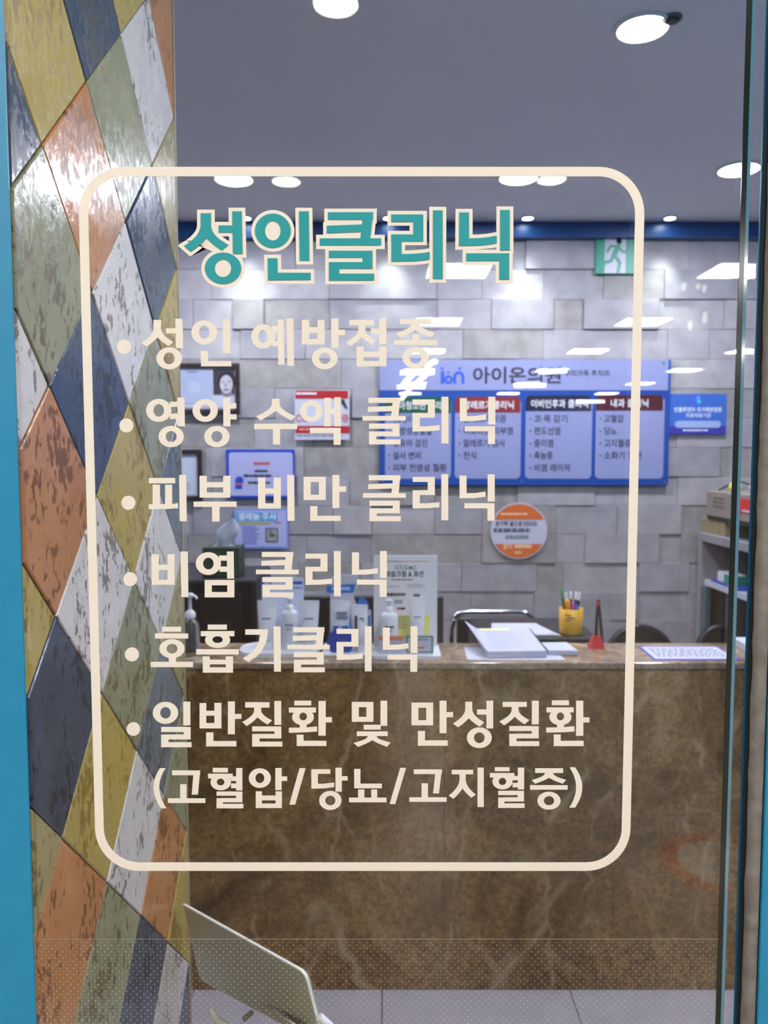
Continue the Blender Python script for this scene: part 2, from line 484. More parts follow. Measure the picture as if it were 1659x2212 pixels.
    '션': '920|711,826 711,693 529,693 529,625 711,625 711,508 529,508 529,440 711,440 711,151 794,151 794,826;277,776 277,661 248,525 170,413 52,337 96,271 192,328 268,409 319,511 369,416 441,340 531,287 577,352 463,425 387,533 359,661 359,776;213,220 213,-58 815,-58 815,10 296,10 296,220',
    '소': '920|415,328 415,108 50,108 50,40 870,40 870,108 497,108 497,328;412,766 412,697 362,556 239,446 82,386 118,317 254,366 373,452 456,568 539,452 658,366 795,317 831,386 674,446 550,556 499,697 499,766',
    '손': '920|155,201 155,-58 776,-58 776,10 238,10 238,201;417,494 417,342 50,342 50,274 869,274 869,342 499,342 499,494;416,803 416,763 370,645 255,553 103,502 136,436 268,478 380,549 458,646 536,549 649,478 780,436 813,502 661,553 546,644 500,763 500,803',
    '습': '920|153,284 153,-66 760,-66 760,284 678,284 678,180 235,180 235,284;235,115 678,115 678,1 235,1;50,415 50,347 867,347 867,415;416,817 416,776 369,670 251,589 96,544 127,478 263,515 379,580 459,670 539,580 655,515 790,478 820,544 666,589 548,671 501,776 501,817',
    '식': '920|187,237 187,169 708,169 708,-78 791,-78 791,237;708,827 708,283 791,283 791,827;285,784 285,696 256,567 177,459 58,386 100,320 198,375 275,453 328,551 382,460 458,387 554,336 595,402 477,470 398,572 369,696 369,784',
    '아': '920|290,757 172,718 92,609 63,442 92,274 172,165 290,126 408,165 488,274 517,442 488,609 408,718;290,683 367,653 419,569 438,442 419,314 367,230 290,200 213,230 161,314 142,442 161,569 213,653;662,827 662,-78 745,-78 745,396 893,396 893,466 745,466 745,827',
    '알': '920|300,794 179,768 97,698 66,593 97,488 179,418 300,392 420,418 503,488 533,593 503,698 420,768;300,726 379,709 433,662 453,593 433,524 379,476 300,459 221,476 167,524 147,593 167,662 221,709;669,827 669,367 752,367 752,563 885,563 885,632 752,632 752,827;180,1 180,-66 784,-66 784,1 261,1 261,102 752,102 752,324 178,324 178,258 670,258 670,164 180,164',
    '압': '920|302,781 181,754 98,682 67,573 98,463 181,390 302,363 424,390 507,463 537,573 507,682 424,754;302,712 382,694 437,645 457,573 437,500 382,451 302,433 223,451 168,500 148,573 168,645 223,694;182,293 182,-66 752,-66 752,293 669,293 669,182 264,182 264,293;264,116 669,116 669,2 264,2;669,827 669,337 752,337 752,551 885,551 885,620 752,620 752,827',
    '엔': '920|264,685 331,666 378,613 395,536 378,459 331,407 264,388 197,407 151,459 134,536 151,613 197,666;733,827 733,150 812,150 812,827;562,809 562,569 468,569 434,667 362,732 264,756 158,728 86,651 59,536 86,422 158,345 264,317 362,340 432,404 468,500 562,500 562,176 640,176 640,809;222,237 222,-58 839,-58 839,10 305,10 305,237',
    '염': '920|297,705 376,686 430,636 450,561 430,487 376,436 297,418 218,436 163,487 143,561 163,636 218,686;207,261 207,-66 794,-66 794,261;713,194 713,2 289,2 289,194;518,630 711,630 711,495 519,495 529,561;711,827 711,697 480,697 431,739 370,766 297,775 177,748 95,672 64,561 95,450 177,375 297,348 370,357 432,384 481,426 711,426 711,308 794,308 794,827',
    '영': '920|297,702 376,684 430,633 450,558 430,483 376,433 297,414 218,433 163,483 143,558 163,633 218,684;496,270 335,249 232,190 195,97 232,4 335,-55 496,-76 657,-55 760,4 797,97 760,190 657,249;496,205 614,192 689,155 716,97 689,39 614,3 496,-10 379,3 303,39 276,97 303,155 379,192;517,629 711,629 711,488 518,488 529,558;711,827 711,696 479,696 430,737 369,764 297,773 177,745 95,670 64,558 95,446 177,371 297,343 369,352 430,379 479,420 711,420 711,292 794,292 794,827',
    '예': '920|739,827 739,-78 819,-78 819,827;253,674 316,645 356,563 371,437 356,310 316,228 253,199 191,228 151,310 137,437 151,563 191,645;561,540 561,333 439,333 447,437 439,540;253,751 152,712 85,604 61,437 85,269 152,160 253,121 324,138 381,186 421,264 561,264 561,-32 640,-32 640,808 561,808 561,608 422,608 381,686 324,734',
    '온': '920|458,733 582,719 662,680 691,620 662,559 582,520 458,507 334,520 254,559 225,620 254,680 334,719;458,800 289,778 179,716 140,620 174,528 270,467 417,440 417,346 50,346 50,278 867,278 867,346 500,346 500,440 647,467 742,528 776,620 737,716 627,778;155,204 155,-58 776,-58 776,10 238,10 238,204',
    '우': '920|457,791 292,767 181,698 141,592 181,487 292,418 457,394 623,418 734,487 774,592 734,698 623,767;457,724 579,708 660,662 689,592 660,522 579,477 457,461 336,477 255,522 226,592 255,662 336,708;49,309 49,240 416,240 416,-78 498,-78 498,240 869,240 869,309',
    '원': '920|339,790 223,770 145,715 117,632 145,549 223,494 339,475 455,494 533,549 561,632 533,715 455,770;339,728 413,716 464,683 482,632 464,582 413,549 339,537 264,549 213,582 195,632 213,683 264,716;56,340 306,344 306,170 389,170 389,349 634,375 628,435 429,418 228,410 45,408;523,292 523,232 707,232 707,139 790,139 790,826 707,826 707,292;173,206 173,-58 812,-58 812,10 256,10 256,206',
    '유': '920|457,791 292,767 181,698 141,593 181,489 292,421 457,397 623,421 734,489 774,593 734,698 623,767;457,724 579,708 660,663 689,593 660,524 579,480 457,464 336,480 255,524 226,593 255,663 336,708;49,312 49,244 260,244 260,-78 345,-78 345,244 571,244 571,-78 655,-78 655,244 869,244 869,312',
    '으': '920|458,769 290,738 173,651 130,520 173,388 290,301 458,270 627,301 743,388 787,520 743,651 627,738;458,702 586,679 674,615 707,520 674,424 586,361 458,338 330,361 242,424 209,520 242,615 330,679;50,111 50,42 870,42 870,111',
    '의': '920|343,761 217,734 132,659 100,548 132,437 217,362 343,335 468,362 554,437 585,548 554,659 468,734;343,689 426,671 483,622 504,548 483,474 426,425 343,407 260,425 203,474 182,548 203,622 260,671;704,827 704,-79 787,-79 787,827;66,119 245,121 445,131 652,159 645,220 441,199 238,190 55,189',
    '이': '920|707,827 707,-79 790,-79 790,827;313,757 194,718 113,609 83,442 113,274 194,165 313,126 431,165 512,274 542,442 512,609 431,718;313,683 391,653 443,569 462,442 443,314 391,230 313,200 235,230 182,314 163,442 182,569 235,653',
    '인': '920|708,826 708,166 791,166 791,826;306,763 185,734 101,656 70,541 101,425 185,347 306,318 427,347 511,425 542,541 511,656 427,734;306,691 385,672 440,619 461,541 440,463 385,410 306,391 227,410 172,463 151,541 172,619 227,672;210,233 210,-58 819,-58 819,10 293,10 293,233',
    '자': '920|67,734 67,665 273,665 273,551 240,396 154,257 35,162 84,96 180,168 259,271 315,395 369,281 446,185 540,118 587,184 469,275 386,406 355,551 355,665 555,665 555,734;662,827 662,-78 745,-78 745,392 893,392 893,462 745,462 745,827',
    '장': '920|464,257 305,237 202,181 166,91 202,1 305,-56 464,-76 623,-56 724,1 760,91 724,181 623,237;464,191 579,179 653,145 679,91 653,36 579,2 464,-10 348,2 274,36 248,91 274,145 348,179;71,760 71,692 273,692 273,656 244,533 165,431 46,363 88,297 187,349 264,424 316,519 367,436 441,370 535,324 574,389 459,452 383,545 356,657 356,692 555,692 555,760;669,827 669,282 752,282 752,528 885,528 885,597 752,597 752,827',
    '저': '920|517,498 517,430 711,430 711,-79 794,-79 794,827 711,827 711,498;76,734 76,666 279,666 279,562 247,402 162,261 42,166 92,100 189,173 267,278 322,405 376,286 454,188 550,119 599,185 480,276 395,411 363,562 363,666 567,666 567,734',
    '전': '920|711,826 711,577 529,577 529,509 711,509 711,163 794,163 794,826;217,222 217,-58 819,-58 819,10 299,10 299,222;79,753 79,685 280,685 280,641 251,517 171,414 53,345 96,278 194,331 271,409 323,504 374,418 448,348 541,299 583,365 468,431 392,528 364,641 364,685 562,685 562,753',
    '접': '920|215,292 215,-66 793,-66 793,292 711,292 711,181 297,181 297,292;297,115 711,115 711,2 297,2;711,827 711,608 532,608 532,539 711,539 711,335 793,335 793,827;79,773 79,705 280,705 280,682 251,559 171,456 53,386 96,320 194,373 271,450 323,546 374,460 448,390 541,341 583,406 468,472 392,569 364,682 364,705 562,705 562,773',
    '정': '920|496,260 335,240 231,182 195,91 231,0 335,-57 496,-77 657,-57 761,0 797,91 761,182 657,240;496,195 613,183 688,147 715,91 688,35 613,0 496,-12 379,0 304,35 277,91 304,147 379,183;711,827 711,592 533,592 533,523 711,523 711,288 794,288 794,827;79,761 79,693 280,693 280,662 251,538 172,433 53,362 96,296 194,350 271,428 324,525 375,439 449,370 541,321 583,387 468,453 392,550 364,663 364,693 562,693 562,761',
    '족': '920|141,216 141,149 683,149 683,-78 766,-78 766,216;125,790 125,723 405,723 358,631 246,561 96,524 126,458 268,492 384,556 458,644 534,556 650,492 791,458 822,524 671,561 559,631 512,723 793,723 793,790;417,509 417,373 50,373 50,305 869,305 869,373 499,373 499,509',
    '종': '920|458,236 291,218 185,165 148,80 185,-5 291,-58 458,-76 624,-58 730,-5 767,80 730,165 624,218;458,171 580,160 657,129 684,80 657,30 580,-1 458,-12 336,-1 259,30 232,80 259,129 336,160;50,377 50,309 867,309 867,377 499,377 499,505 417,505 417,377;125,785 125,718 405,718 357,628 244,561 95,526 125,460 267,493 384,556 458,643 534,556 650,493 792,460 822,526 673,562 560,628 512,718 793,718 793,785',
    '주': '920|127,770 127,704 412,704 412,699 366,588 250,501 98,454 130,388 265,428 380,499 458,595 537,499 652,428 788,388 819,454 667,501 551,588 505,699 505,704 789,704 789,770;50,312 50,244 416,244 416,-77 498,-77 498,244 867,244 867,312',
    '중': '920|458,177 579,166 657,134 684,83 657,32 579,-1 458,-12 336,-1 259,32 232,83 259,134 336,166;50,404 50,336 417,336 417,241 272,218 180,164 148,83 185,-4 291,-57 458,-76 624,-57 730,-4 767,83 735,164 643,218 499,241 499,336 867,336 867,404;125,785 125,718 405,718 357,627 244,560 96,524 125,458 267,492 384,554 458,642 534,554 650,492 792,458 822,524 673,560 560,627 512,718 793,718 793,785',
    '증': '920|50,397 50,329 867,329 867,397;458,251 292,232 185,176 148,87 185,-1 292,-57 458,-76 624,-57 730,-1 767,87 730,176 624,232;458,185 579,174 657,140 684,87 657,34 579,1 458,-10 336,1 259,34 232,87 259,140 336,174;125,781 125,713 405,713 358,621 245,553 96,517 125,451 267,485 384,547 458,635 534,547 650,485 792,451 822,517 672,554 559,622 512,713 793,713 793,781',
    '지': '920|707,827 707,-78 790,-78 790,827;79,734 79,665 289,665 289,551 256,395 170,256 50,162 98,96 195,167 276,270 332,394 389,278 469,184 568,118 614,184 492,271 406,401 373,551 373,665 584,665 584,734',
    '진': '920|708,826 708,164 791,164 791,826;84,752 84,684 291,684 291,635 262,513 182,410 62,341 105,276 204,328 282,404 335,498 388,411 465,342 561,294 603,359 484,423 404,519 375,635 375,684 579,684 579,752;210,226 210,-58 819,-58 819,10 293,10 293,226',
    '질': '920|708,827 708,358 790,358 790,827;209,-2 209,-68 822,-68 822,-2 289,-2 289,97 791,97 791,314 206,314 206,249 709,249 709,158 209,158;84,776 84,708 291,708 291,699 262,583 182,486 62,422 101,356 202,406 281,479 335,571 389,487 466,421 564,375 604,440 485,499 404,590 375,699 375,708 579,708 579,776',
    '천': '920|276,821 276,706 75,706 75,639 276,639 276,611 248,491 170,392 52,327 93,262 190,312 267,384 319,474 372,390 448,324 543,278 584,343 466,405 387,498 358,611 358,639 558,639 558,706 359,706 359,821;711,826 711,548 527,548 527,480 711,480 711,151 794,151 794,826;217,211 217,-58 819,-58 819,10 299,10 299,211',
    '청': '920|496,255 335,236 231,179 195,90 231,0 335,-56 496,-76 657,-56 761,0 797,90 761,179 657,236;496,190 614,178 689,144 715,90 689,36 614,1 496,-11 379,1 304,36 277,90 304,144 379,178;276,831 276,718 75,718 75,651 276,651 276,634 247,518 169,422 52,358 92,293 190,342 267,414 319,504 372,424 449,360 546,317 585,382 467,440 387,528 358,634 358,651 558,651 558,718 359,718 359,831;711,827 711,569 530,569 530,501 711,501 711,279 794,279 794,827',
    '축': '920|141,202 141,135 683,135 683,-75 766,-75 766,202 499,202 499,305 867,305 867,372 50,372 50,305 417,305 417,202;134,738 134,672 413,672 366,582 254,519 98,485 124,422 265,450 381,504 458,582 536,504 651,450 792,422 818,485 662,519 550,582 503,672 784,672 784,738 499,738 499,831 417,831 417,738',
    '치': '920|707,827 707,-78 790,-78 790,827;300,810 300,670 91,670 91,603 301,603 301,534 270,381 187,250 67,161 113,97 210,163 289,259 343,376 399,265 478,176 574,113 620,177 499,262 414,387 383,534 383,603 589,603 589,670 383,670 383,810',
    '코': '920|148,739 148,671 687,671 687,653 685,521 122,498 135,426 681,458 649,243 731,234 757,400 767,537 768,653 768,739;368,348 368,114 50,114 50,45 867,45 867,114 450,114 450,348',
    '크': '920|50,117 50,48 867,48 867,117;148,735 148,667 686,667 686,624 684,484 123,460 135,392 681,421 646,191 729,183 756,350 766,492 767,624 767,735',
    '클': '920|51,457 51,390 866,390 866,457 743,457 758,555 763,641 764,715 764,784 154,784 154,717 682,717 682,715 681,631 132,614 143,548 677,572 660,457;148,0 148,-66 802,-66 802,0 230,0 230,94 770,94 770,305 146,305 146,240 688,240 688,156 148,156',
    '토': '920|155,753 155,290 417,290 417,103 50,103 50,35 870,35 870,103 500,103 500,290 776,290 776,357 239,357 239,492 747,492 747,559 239,559 239,685 767,685 767,753',
    '편': '920|560,483 560,414 711,414 711,154 794,154 794,827 711,827 711,655 560,655 560,587 711,587 711,483;62,290 224,292 405,300 585,320 581,382 463,371 463,686 553,686 553,754 77,754 77,686 166,686 166,361 52,360;247,686 383,686 383,366 247,362;215,209 215,-58 818,-58 818,10 298,10 298,209',
    '플': '920|50,424 50,357 867,357 867,424;129,563 129,499 786,499 786,563 653,563 653,735 789,735 789,799 126,799 126,735 262,735 262,563;345,735 570,735 570,563 345,563;151,-4 151,-68 789,-68 789,-4 232,-4 232,79 762,79 762,278 149,278 149,216 681,216 681,139 151,139',
    '피': '920|709,827 709,-78 792,-78 792,827;58,146 238,148 436,157 635,180 630,242 484,228 484,662 584,662 584,730 72,730 72,662 172,662 172,217 49,216;252,662 403,662 403,224 252,218',
    '혈': '920|307,640 200,621 129,568 103,486 129,405 200,352 307,333 414,352 486,405 512,486 486,568 414,621;307,578 373,567 418,535 434,486 418,437 373,405 307,393 241,405 197,437 181,486 197,535 241,567;711,827 711,628 558,628 558,562 711,562 711,467 557,467 557,401 711,401 711,323 793,323 793,827;267,838 267,748 51,748 51,683 558,683 558,748 349,748 349,838;213,-4 213,-68 819,-68 819,-4 295,-4 295,81 793,81 793,278 211,278 211,216 711,216 711,140 213,140',
    '화': '920|326,533 396,520 443,484 460,430 443,376 396,341 326,328 255,341 208,376 191,430 208,484 255,520;326,598 214,577 140,518 113,430 134,351 193,295 284,266 284,167 39,164 52,94 225,96 418,106 616,131 610,192 367,170 367,266 457,294 517,350 539,430 512,518 437,577;664,827 664,-78 747,-78 747,373 888,373 888,443 747,443 747,827;284,825 284,717 55,717 55,650 595,650 595,717 367,717 367,825',
    '환': '920|327,580 397,570 443,542 459,499 443,456 397,429 327,419 257,429 211,456 195,499 211,542 257,570;668,827 668,119 751,119 751,442 883,442 883,511 751,511 751,827;179,166 179,-58 783,-58 783,10 262,10 262,166;327,638 216,621 142,574 116,499 137,431 196,385 287,362 287,294 45,290 55,223 229,226 424,237 620,263 614,322 369,298 369,362 459,386 517,432 538,499 512,574 438,621;287,830 287,739 68,739 68,676 587,676 587,739 369,739 369,830',
    '후': '920|458,604 300,586 199,535 164,453 199,371 300,321 458,303 616,321 717,371 752,453 717,535 616,586;458,541 571,531 641,501 666,453 641,406 571,376 458,366 345,376 275,406 250,453 275,501 345,531;417,832 417,724 93,724 93,656 820,656 820,724 499,724 499,832;50,240 50,172 417,172 417,-79 499,-79 499,172 870,172 870,240',
    ' ': '278|',
}


PENDING = []


def printed(name, body, x, z, y, size, m, parent, align='LEFT', bold=0.0, width=None):
    """flat print facing the window: queued here, turned into meshes in one go at the end"""
    PENDING.append((name, body, x, z, y, size, m, parent, align, bold, width))


def flush_printed():
    jobs = []
    for job in PENDING:
        size = job[5]
        c = bpy.data.curves.new('t', 'CURVE')
        c.dimensions = '2D'
        c.fill_mode = 'BOTH'
        c.offset = job[9] * size
        adv = 0
        for ch in job[1]:
            w_, cont = GLYPHS[ch].split('|')
            for con in (cont.split(';') if cont else []):
                pts = [tuple(int(q) for q in pr.split(',')) for pr in con.split()]
                sp = c.splines.new('POLY')
                sp.points.add(len(pts) - 1)
                for q, (a, b) in zip(sp.points, pts):
                    q.co = ((adv + a) * size / 1000, b * size / 1000, 0, 1)
                sp.use_cyclic_u = True
            adv += int(w_)
        o = bpy.data.objects.new('t', c)
        COL.objects.link(o)
        jobs.append((o, c))
    bpy.context.view_layer.update()
    dg = bpy.context.evaluated_depsgraph_get()
    meshes = [bpy.data.meshes.new_from_object(o.evaluated_get(dg)) for o, c in jobs]
    for (o, c), me, job in zip(jobs, meshes, PENDING):
        bpy.data.objects.remove(o, do_unlink=True)
        bpy.data.curves.remove(c)
        name, body, x, z, y, size, m, parent, align, bold, width = job
        k = 1.0
        if width and len(me.vertices):
            xs = [v.co.x for v in me.vertices]
            k = width / max(1e-6, max(xs) - min(xs))
        org = WL[parent.name]
        for v in me.vertices:
            v.co = Vector((x + v.co.x * k, y, z + v.co.y)) - org
        me.materials.clear()
        me.materials.append(m)
        r_ = bpy.data.objects.new(name, me)
        link(r_, parent)
        WL[r_.name] = org


def ell(cx, cy, rx, ry, n=48):
    return [(cx + rx * math.cos(2 * math.pi * i / n), cy + ry * math.sin(2 * math.pi * i / n)) for i in range(n)]


def round_rect(x0, y0, x1, y1, r, n=8):
    pts = []
    for cx, cy, a0 in ((x1 - r, y1 - r, 0), (x0 + r, y1 - r, 90), (x0 + r, y0 + r, 180), (x1 - r, y0 + r, 270)):
        for i in range(n + 1):
            a = math.radians(a0 + 90 * i / n)
            pts.append((cx + r * math.cos(a), cy + r * math.sin(a)))
    return pts


# ================================================================== MATERIAL SET
M_blue = mottled('blue_frame_paint', srgb(34, 134, 176), srgb(38, 139, 180), 30, 0.42)
M_glass = window_glass('clear_window_glass', (0.972, 0.975, 0.975, 1))
M_vinyl = mat('cream_vinyl', srgb(232, 226, 213), 0.55)
M_teal = mat('teal_vinyl', srgb(18, 152, 158), 0.5)
M_ceil = mottled('ceiling_paint', srgb(232, 230, 232), srgb(226, 225, 228), 2, 0.85)
M_stone = None
M_white = mat('white_plastic', srgb(224, 226, 232), 0.4)
M_paper = mat('white_paper', srgb(188, 190, 208), 0.7)
M_black = mat('black_plastic', srgb(20, 20, 23), 0.45)
M_ink = mat('black_ink', srgb(42, 42, 58), 0.7)
M_whiteink = mat('white_ink', srgb(235, 238, 245), 0.7)
M_boardblue = mat('board_blue', srgb(16, 68, 154), 0.4)
M_boardwhite = mat('board_white', srgb(140, 146, 190), 0.4)
M_chrome = mat('chrome', (0.75, 0.76, 0.8, 1), 0.12, 1.0)
M_steel = mat('brushed_steel', (0.4, 0.4, 0.4, 1), 0.35, 1.0)

# ================================================================== STRUCTURE: clinic
XL, XR = -3.0, 2.75
floor = struct('floor', MB().box(XL, XR, GLASS, BACK, -0.12, -0.012), mottled('floor_grout', srgb(120, 116, 116), srgb(100, 96, 96), 40, 0.9))
m_ft = mottled('floor_tile_gloss', srgb(196, 190, 198), srgb(186, 182, 190), 9, 0.16)
xa = PZ(825, 2165, 0).x
xb = PZ(1240, 2165, 0).x
ts = xb - xa
gap = 0.002
ny = 0
for i in range(-5, 6):
    for j in range(0, 4):
        x0 = xa + i * ts
        y0 = 2.24 - (j + 1) * ts + 0.32
        if x0 + ts > XL and x0 < XR and y0 + ts > 0.84:
            build('floor_tile', MB().box(max(x0 + gap, XL), min(x0 + ts - gap, XR), max(y0 + gap, 0.84), y0 + ts - gap, -0.012, 0.0), m_ft, floor)

struct('ceiling', MB().box(XL, XR, GLASS, BACK + 0.1, CEIL, CEIL + 0.1), M_ceil)
m_plaster = mottled('plaster', srgb(190, 190, 196), srgb(180, 180, 188), 3, 0.8)
struct('wall_left', MB().box(XL - 0.1, XL, GLASS, BACK, 0, CEIL), m_plaster)
struct('wall_right', MB().box(XR, XR + 0.1, GLASS, BACK, 0, CEIL), m_plaster)

# back wall of stacked stone tiles, each its own depth
wall_back = struct('wall_back', MB().box(XL, XR, BACK, BACK + 0.1, 0, CEIL), mat('wall_backing', srgb(96, 94, 98), 0.9))
STONES = []
for k, (a, b_) in enumerate((((166, 162, 168), (150, 146, 153)), ((160, 157, 163), (143, 140, 147)), ((172, 168, 171), (156, 152, 157)), ((156, 152, 152), (138, 134, 134)))):
    STONES.append(mottled('stone_%d' % k, srgb(*a), srgb(*b_), 9 + k, 0.75, 0.35, 0.38, 0.62))
ztop = P(829, 516, BACK - 0.02).z
rowh = 0.1505
ROWS = {
    0: ([300, 388, 530, 640, 735, 900, 1132, 1296, 1480, 1640], [1, 0, 1, 0, 1, 0, 3, 1, 0, 1]),
    1: ([300, 460, 713, 942, 1040, 1172, 1300, 1430], [0, 1, 3, 1, 0, 0, 1, 3]),
    2: ([300, 420, 505, 572, 713, 945, 1060, 1194, 1258, 1420, 1560], [1, 0, 3, 0, 1, 1, 2, 0, 3, 0, 1]),
    3: ([300, 520, 660, 830, 1000, 1172, 1440, 1530], [0, 1, 0, 0, 1, 0, 1, 0]),
    5: ([300, 520, 592, 636, 760, 820, 1100, 1445, 1530], [1, 1, 0, 0, 2, 0, 1, 1, 0]),
    7: ([300, 440, 655, 820, 1010, 1230, 1445, 1560], [0, 1, 0, 1, 0, 1, 2, 0]),
    8: ([300, 455, 640, 755, 940, 1120, 1290, 1470], [1, 0, 1, 2, 0, 1, 0, 1]),
    9: ([300, 412, 500, 719, 803, 940, 1044, 1205, 1340, 1480], [0, 2, 1, 2, 0, 1, 1, 0, 2, 0]),
    10: ([300, 400, 515, 660, 801, 1044, 1205, 1270, 1433, 1480], [1, 2, 0, 0, 0, 2, 0, 2, 0, 1]),
    11: ([300, 420, 640, 780, 1000, 1165, 1225, 1390, 1500], [0, 1, 0, 1, 1, 0, 0, 2, 0]),
    12: ([300, 450, 640, 830, 1020, 1160, 1328, 1390, 1500], [0, 0, 1, 0, 0, 1, 2, 0, 1]),
}
rs = random.Random(21)
for r in range(-1, 19):
    z1 = ztop - r * rowh
    z0 = z1 - rowh
    z1 = min(z1, CEIL - 0.01)
    if z0 < 0:
        z0 = 0.0
    if r in ROWS:
        br = [P(x, 900, BACK - 0.03).x for x in ROWS[r][0]] + [XR]
        dl = list(ROWS[r][1])
        if len(dl) < len(br) - 1:
            dl += [0] * (len(br) - 1 - len(dl))
        x = br[0]
        while x > XL + 0.05:
            w = rs.choice((0.3, 0.45, 0.6))
            br.insert(0, max(XL, x - w)); dl.insert(0, rs.choice((0, 1, 1, 2)))
            x = br[0]
    else:
        br = [XL]; dl = []
        while br[-1] < XR - 0.01:
            br.append(min(XR, br[-1] + rs.choice((0.3, 0.38, 0.45, 0.6, 0.75)))); dl.append(rs.choice((0, 0, 0, 1)))
    for i in range(len(br) - 1):
        if br[i + 1] - br[i] < 0.02:
            continue
        d = 0.012 + dl[i] * 0.0045 + rs.uniform(0, 0.0015)
        build('stone_tile', MB().box(br[i] + 0.0006, br[i + 1] - 0.0006, BACK - d, BACK, z0 + 0.0006, z1 - 0.0006), rs.choice(STONES), wall_back, bevel=0.0016, segs=1)

# blue crown strip under the ceiling along the back wall
zb0, zb1 = P(829, 514, BACK - 0.06).z, CEIL
struct('trim_1', MB().box(XL, XR, BACK - 0.06, BACK - 0.012, zb0, zb1 - 0.001).box(XL, XR, BACK - 0.075, BACK - 0.06, zb0, zb0 + 0.006),
       mat('crown_blue', srgb(8, 66, 128), 0.35))

# pillar beside the window with harlequin tiles
PXW = -0.378
Y_END = 1.433
pillar = struct('wall_pillar', MB().box(PXW - 0.6, PXW - 0.008, GLASS + 0.0005, Y_END - 0.004, 0, CEIL), mat('tile_grout', srgb(58, 48, 38), 0.9))
TC = {
    'G': glazed_tile('glaze_green', srgb(128, 132, 104), srgb(146, 148, 118), srgb(88, 74, 46)),
    'O': glazed_tile('glaze_orange', srgb(170, 116, 72), srgb(184, 132, 92), srgb(96, 58, 28)),
    'N': glazed_tile('glaze_navy', srgb(62, 78, 96), srgb(52, 66, 84), srgb(30, 36, 40)),
    'W': glazed_tile('glaze_white', srgb(196, 194, 190), srgb(206, 204, 202), srgb(92, 84, 74)),
    'Y': glazed_tile('glaze_yellow', srgb(172, 152, 78), srgb(164, 150, 92), srgb(122, 98, 44)),
    'B': glazed_tile('glaze_bluegrey', srgb(96, 110, 118), srgb(110, 122, 128), srgb(66, 66, 62)),
    'L': glazed_tile('glaze_olive', srgb(146, 138, 98), srgb(160, 150, 108), srgb(98, 84, 50)),
}
CELLS = {(0, 1): 'G', (0, -1): 'O', (0, -3): 'N', (0, 3): 'Y', (0, -5): 'O', (0, 5): 'W', (0, 7): 'G', (0, -7): 'Y',
         (1, 2): 'O', (1, 0): 'N', (1, -2): 'W', (1, -4): 'Y', (1, 4): 'N', (1, -6): 'G', (1, 6): 'O', (1, -8): 'W',
         (2, 3): 'G', (2, 1): 'W', (2, -1): 'Y', (2, -3): 'G', (2, -5): 'W', (2, 5): 'Y', (2, -7): 'N', (2, 7): 'N', (2, -9): 'O',
         (3, 4): 'W', (3, 2): 'N', (3, 0): 'G', (3, -2): 'W', (3, -4): 'B', (3, -6): 'O', (3, -8): 'W', (3, 6): 'G', (3, -10): 'Y',
         (4, 5): 'O', (4, 3): 'L', (4, 1): 'Y', (4, -1): 'B', (4, -3): 'L', (4, -5): 'G', (4, -7): 'Y', (4, -9): 'N', (4, 7): 'Y', (4, -11): 'G',
         (-1, 0): 'W', (-1, -2): 'Y', (-1, 2): 'N', (-1, -4): 'L', (-1, 4): 'G', (-1, -6): 'N', (-1, 6): 'W', (-1, -8): 'G'}
DY, DZ, Y0, Z0 = 0.1375, 0.1318, 0.8755, 1.6835


def clip(poly, ax, val, keep_less):
    out = []
    for i in range(len(poly)):
        p, q = poly[i], poly[(i + 1) % len(poly)]
        a = (p[ax] <= val) == keep_less or p[ax] == val
        b = (q[ax] <= val) == keep_less or q[ax] == val
        if a:
            out.append(p)
        if a != b:
            t = (val - p[ax]) / (q[ax] - p[ax])
            out.append((p[0] + (q[0] - p[0]) * t, p[1] + (q[1] - p[1]) * t))
    return out


def inset(poly, d):
    n = len(poly)
    res = []
    area = sum(poly[i][0] * poly[(i + 1) % n][1] - poly[(i + 1) % n][0] * poly[i][1] for i in range(n))
    sg = 1 if area > 0 else -1
    for i in range(n):
        p0, p1, p2 = (Vector(poly[i - 1]), Vector(poly[i]), Vector(poly[(i + 1) % n]))
        e1, e2 = (p1 - p0).normalized(), (p2 - p1).normalized()
        n1, n2 = Vector((-e1.y, e1.x)) * sg, Vector((-e2.y, e2.x)) * sg
        m_ = (n1 + n2)
        m_ = m_ / max(0.3, m_.dot(n1)) if m_.length > 1e-6 else n1
        res.append(tuple(p1 + m_ * d))
    return res


rt = random.Random(5)
for i in range(-1, 5):
    for j in range(-13, 9):
        if (i + j) % 2 == 0:
            continue
        c = CELLS.get((i, j)) or rt.choice('GONWYB')
        cy, cz = Y0 + i * DY, Z0 + j * DZ
        poly = [(cy - DY, cz), (cy, cz - DZ), (cy + DY, cz), (cy, cz + DZ)]
        poly = clip(poly, 0, Y_END - 0.002, True)
        poly = clip(poly, 0, GLASS + 0.0005, False)
        poly = clip(poly, 1, CEIL, True)
        poly = clip(poly, 1, 0.0, False)
        if len(poly) < 3:
            continue
        q0, q1 = inset(poly, 0.0010), inset(poly, 0.0026)
        dx = rt.uniform(-0.0008, 0.0008)
        lean = rt.uniform(-0.006, 0.006)
        def X(p, x):
            return (x + dx + (p[0] - cy) * lean, p[0], p[1])
        build('harlequin_tile', MB().loft([[X(p, PXW - 0.010) for p in q0], [X(p, PXW - 0.0014) for p in q0], [X(p, PXW) for p in q1]], True, False), TC[c], pillar)
struct('trim_2', MB().box(PXW - 0.012, PXW + 0.001, Y_END - 0.003, Y_END + 0.004, 0, CEIL), mat('pillar_edge', srgb(150, 138, 112), 0.5))

# ================================================================== STRUCTURE: shop window
def xg(px, y):
    return (px - W / 2) * y / F


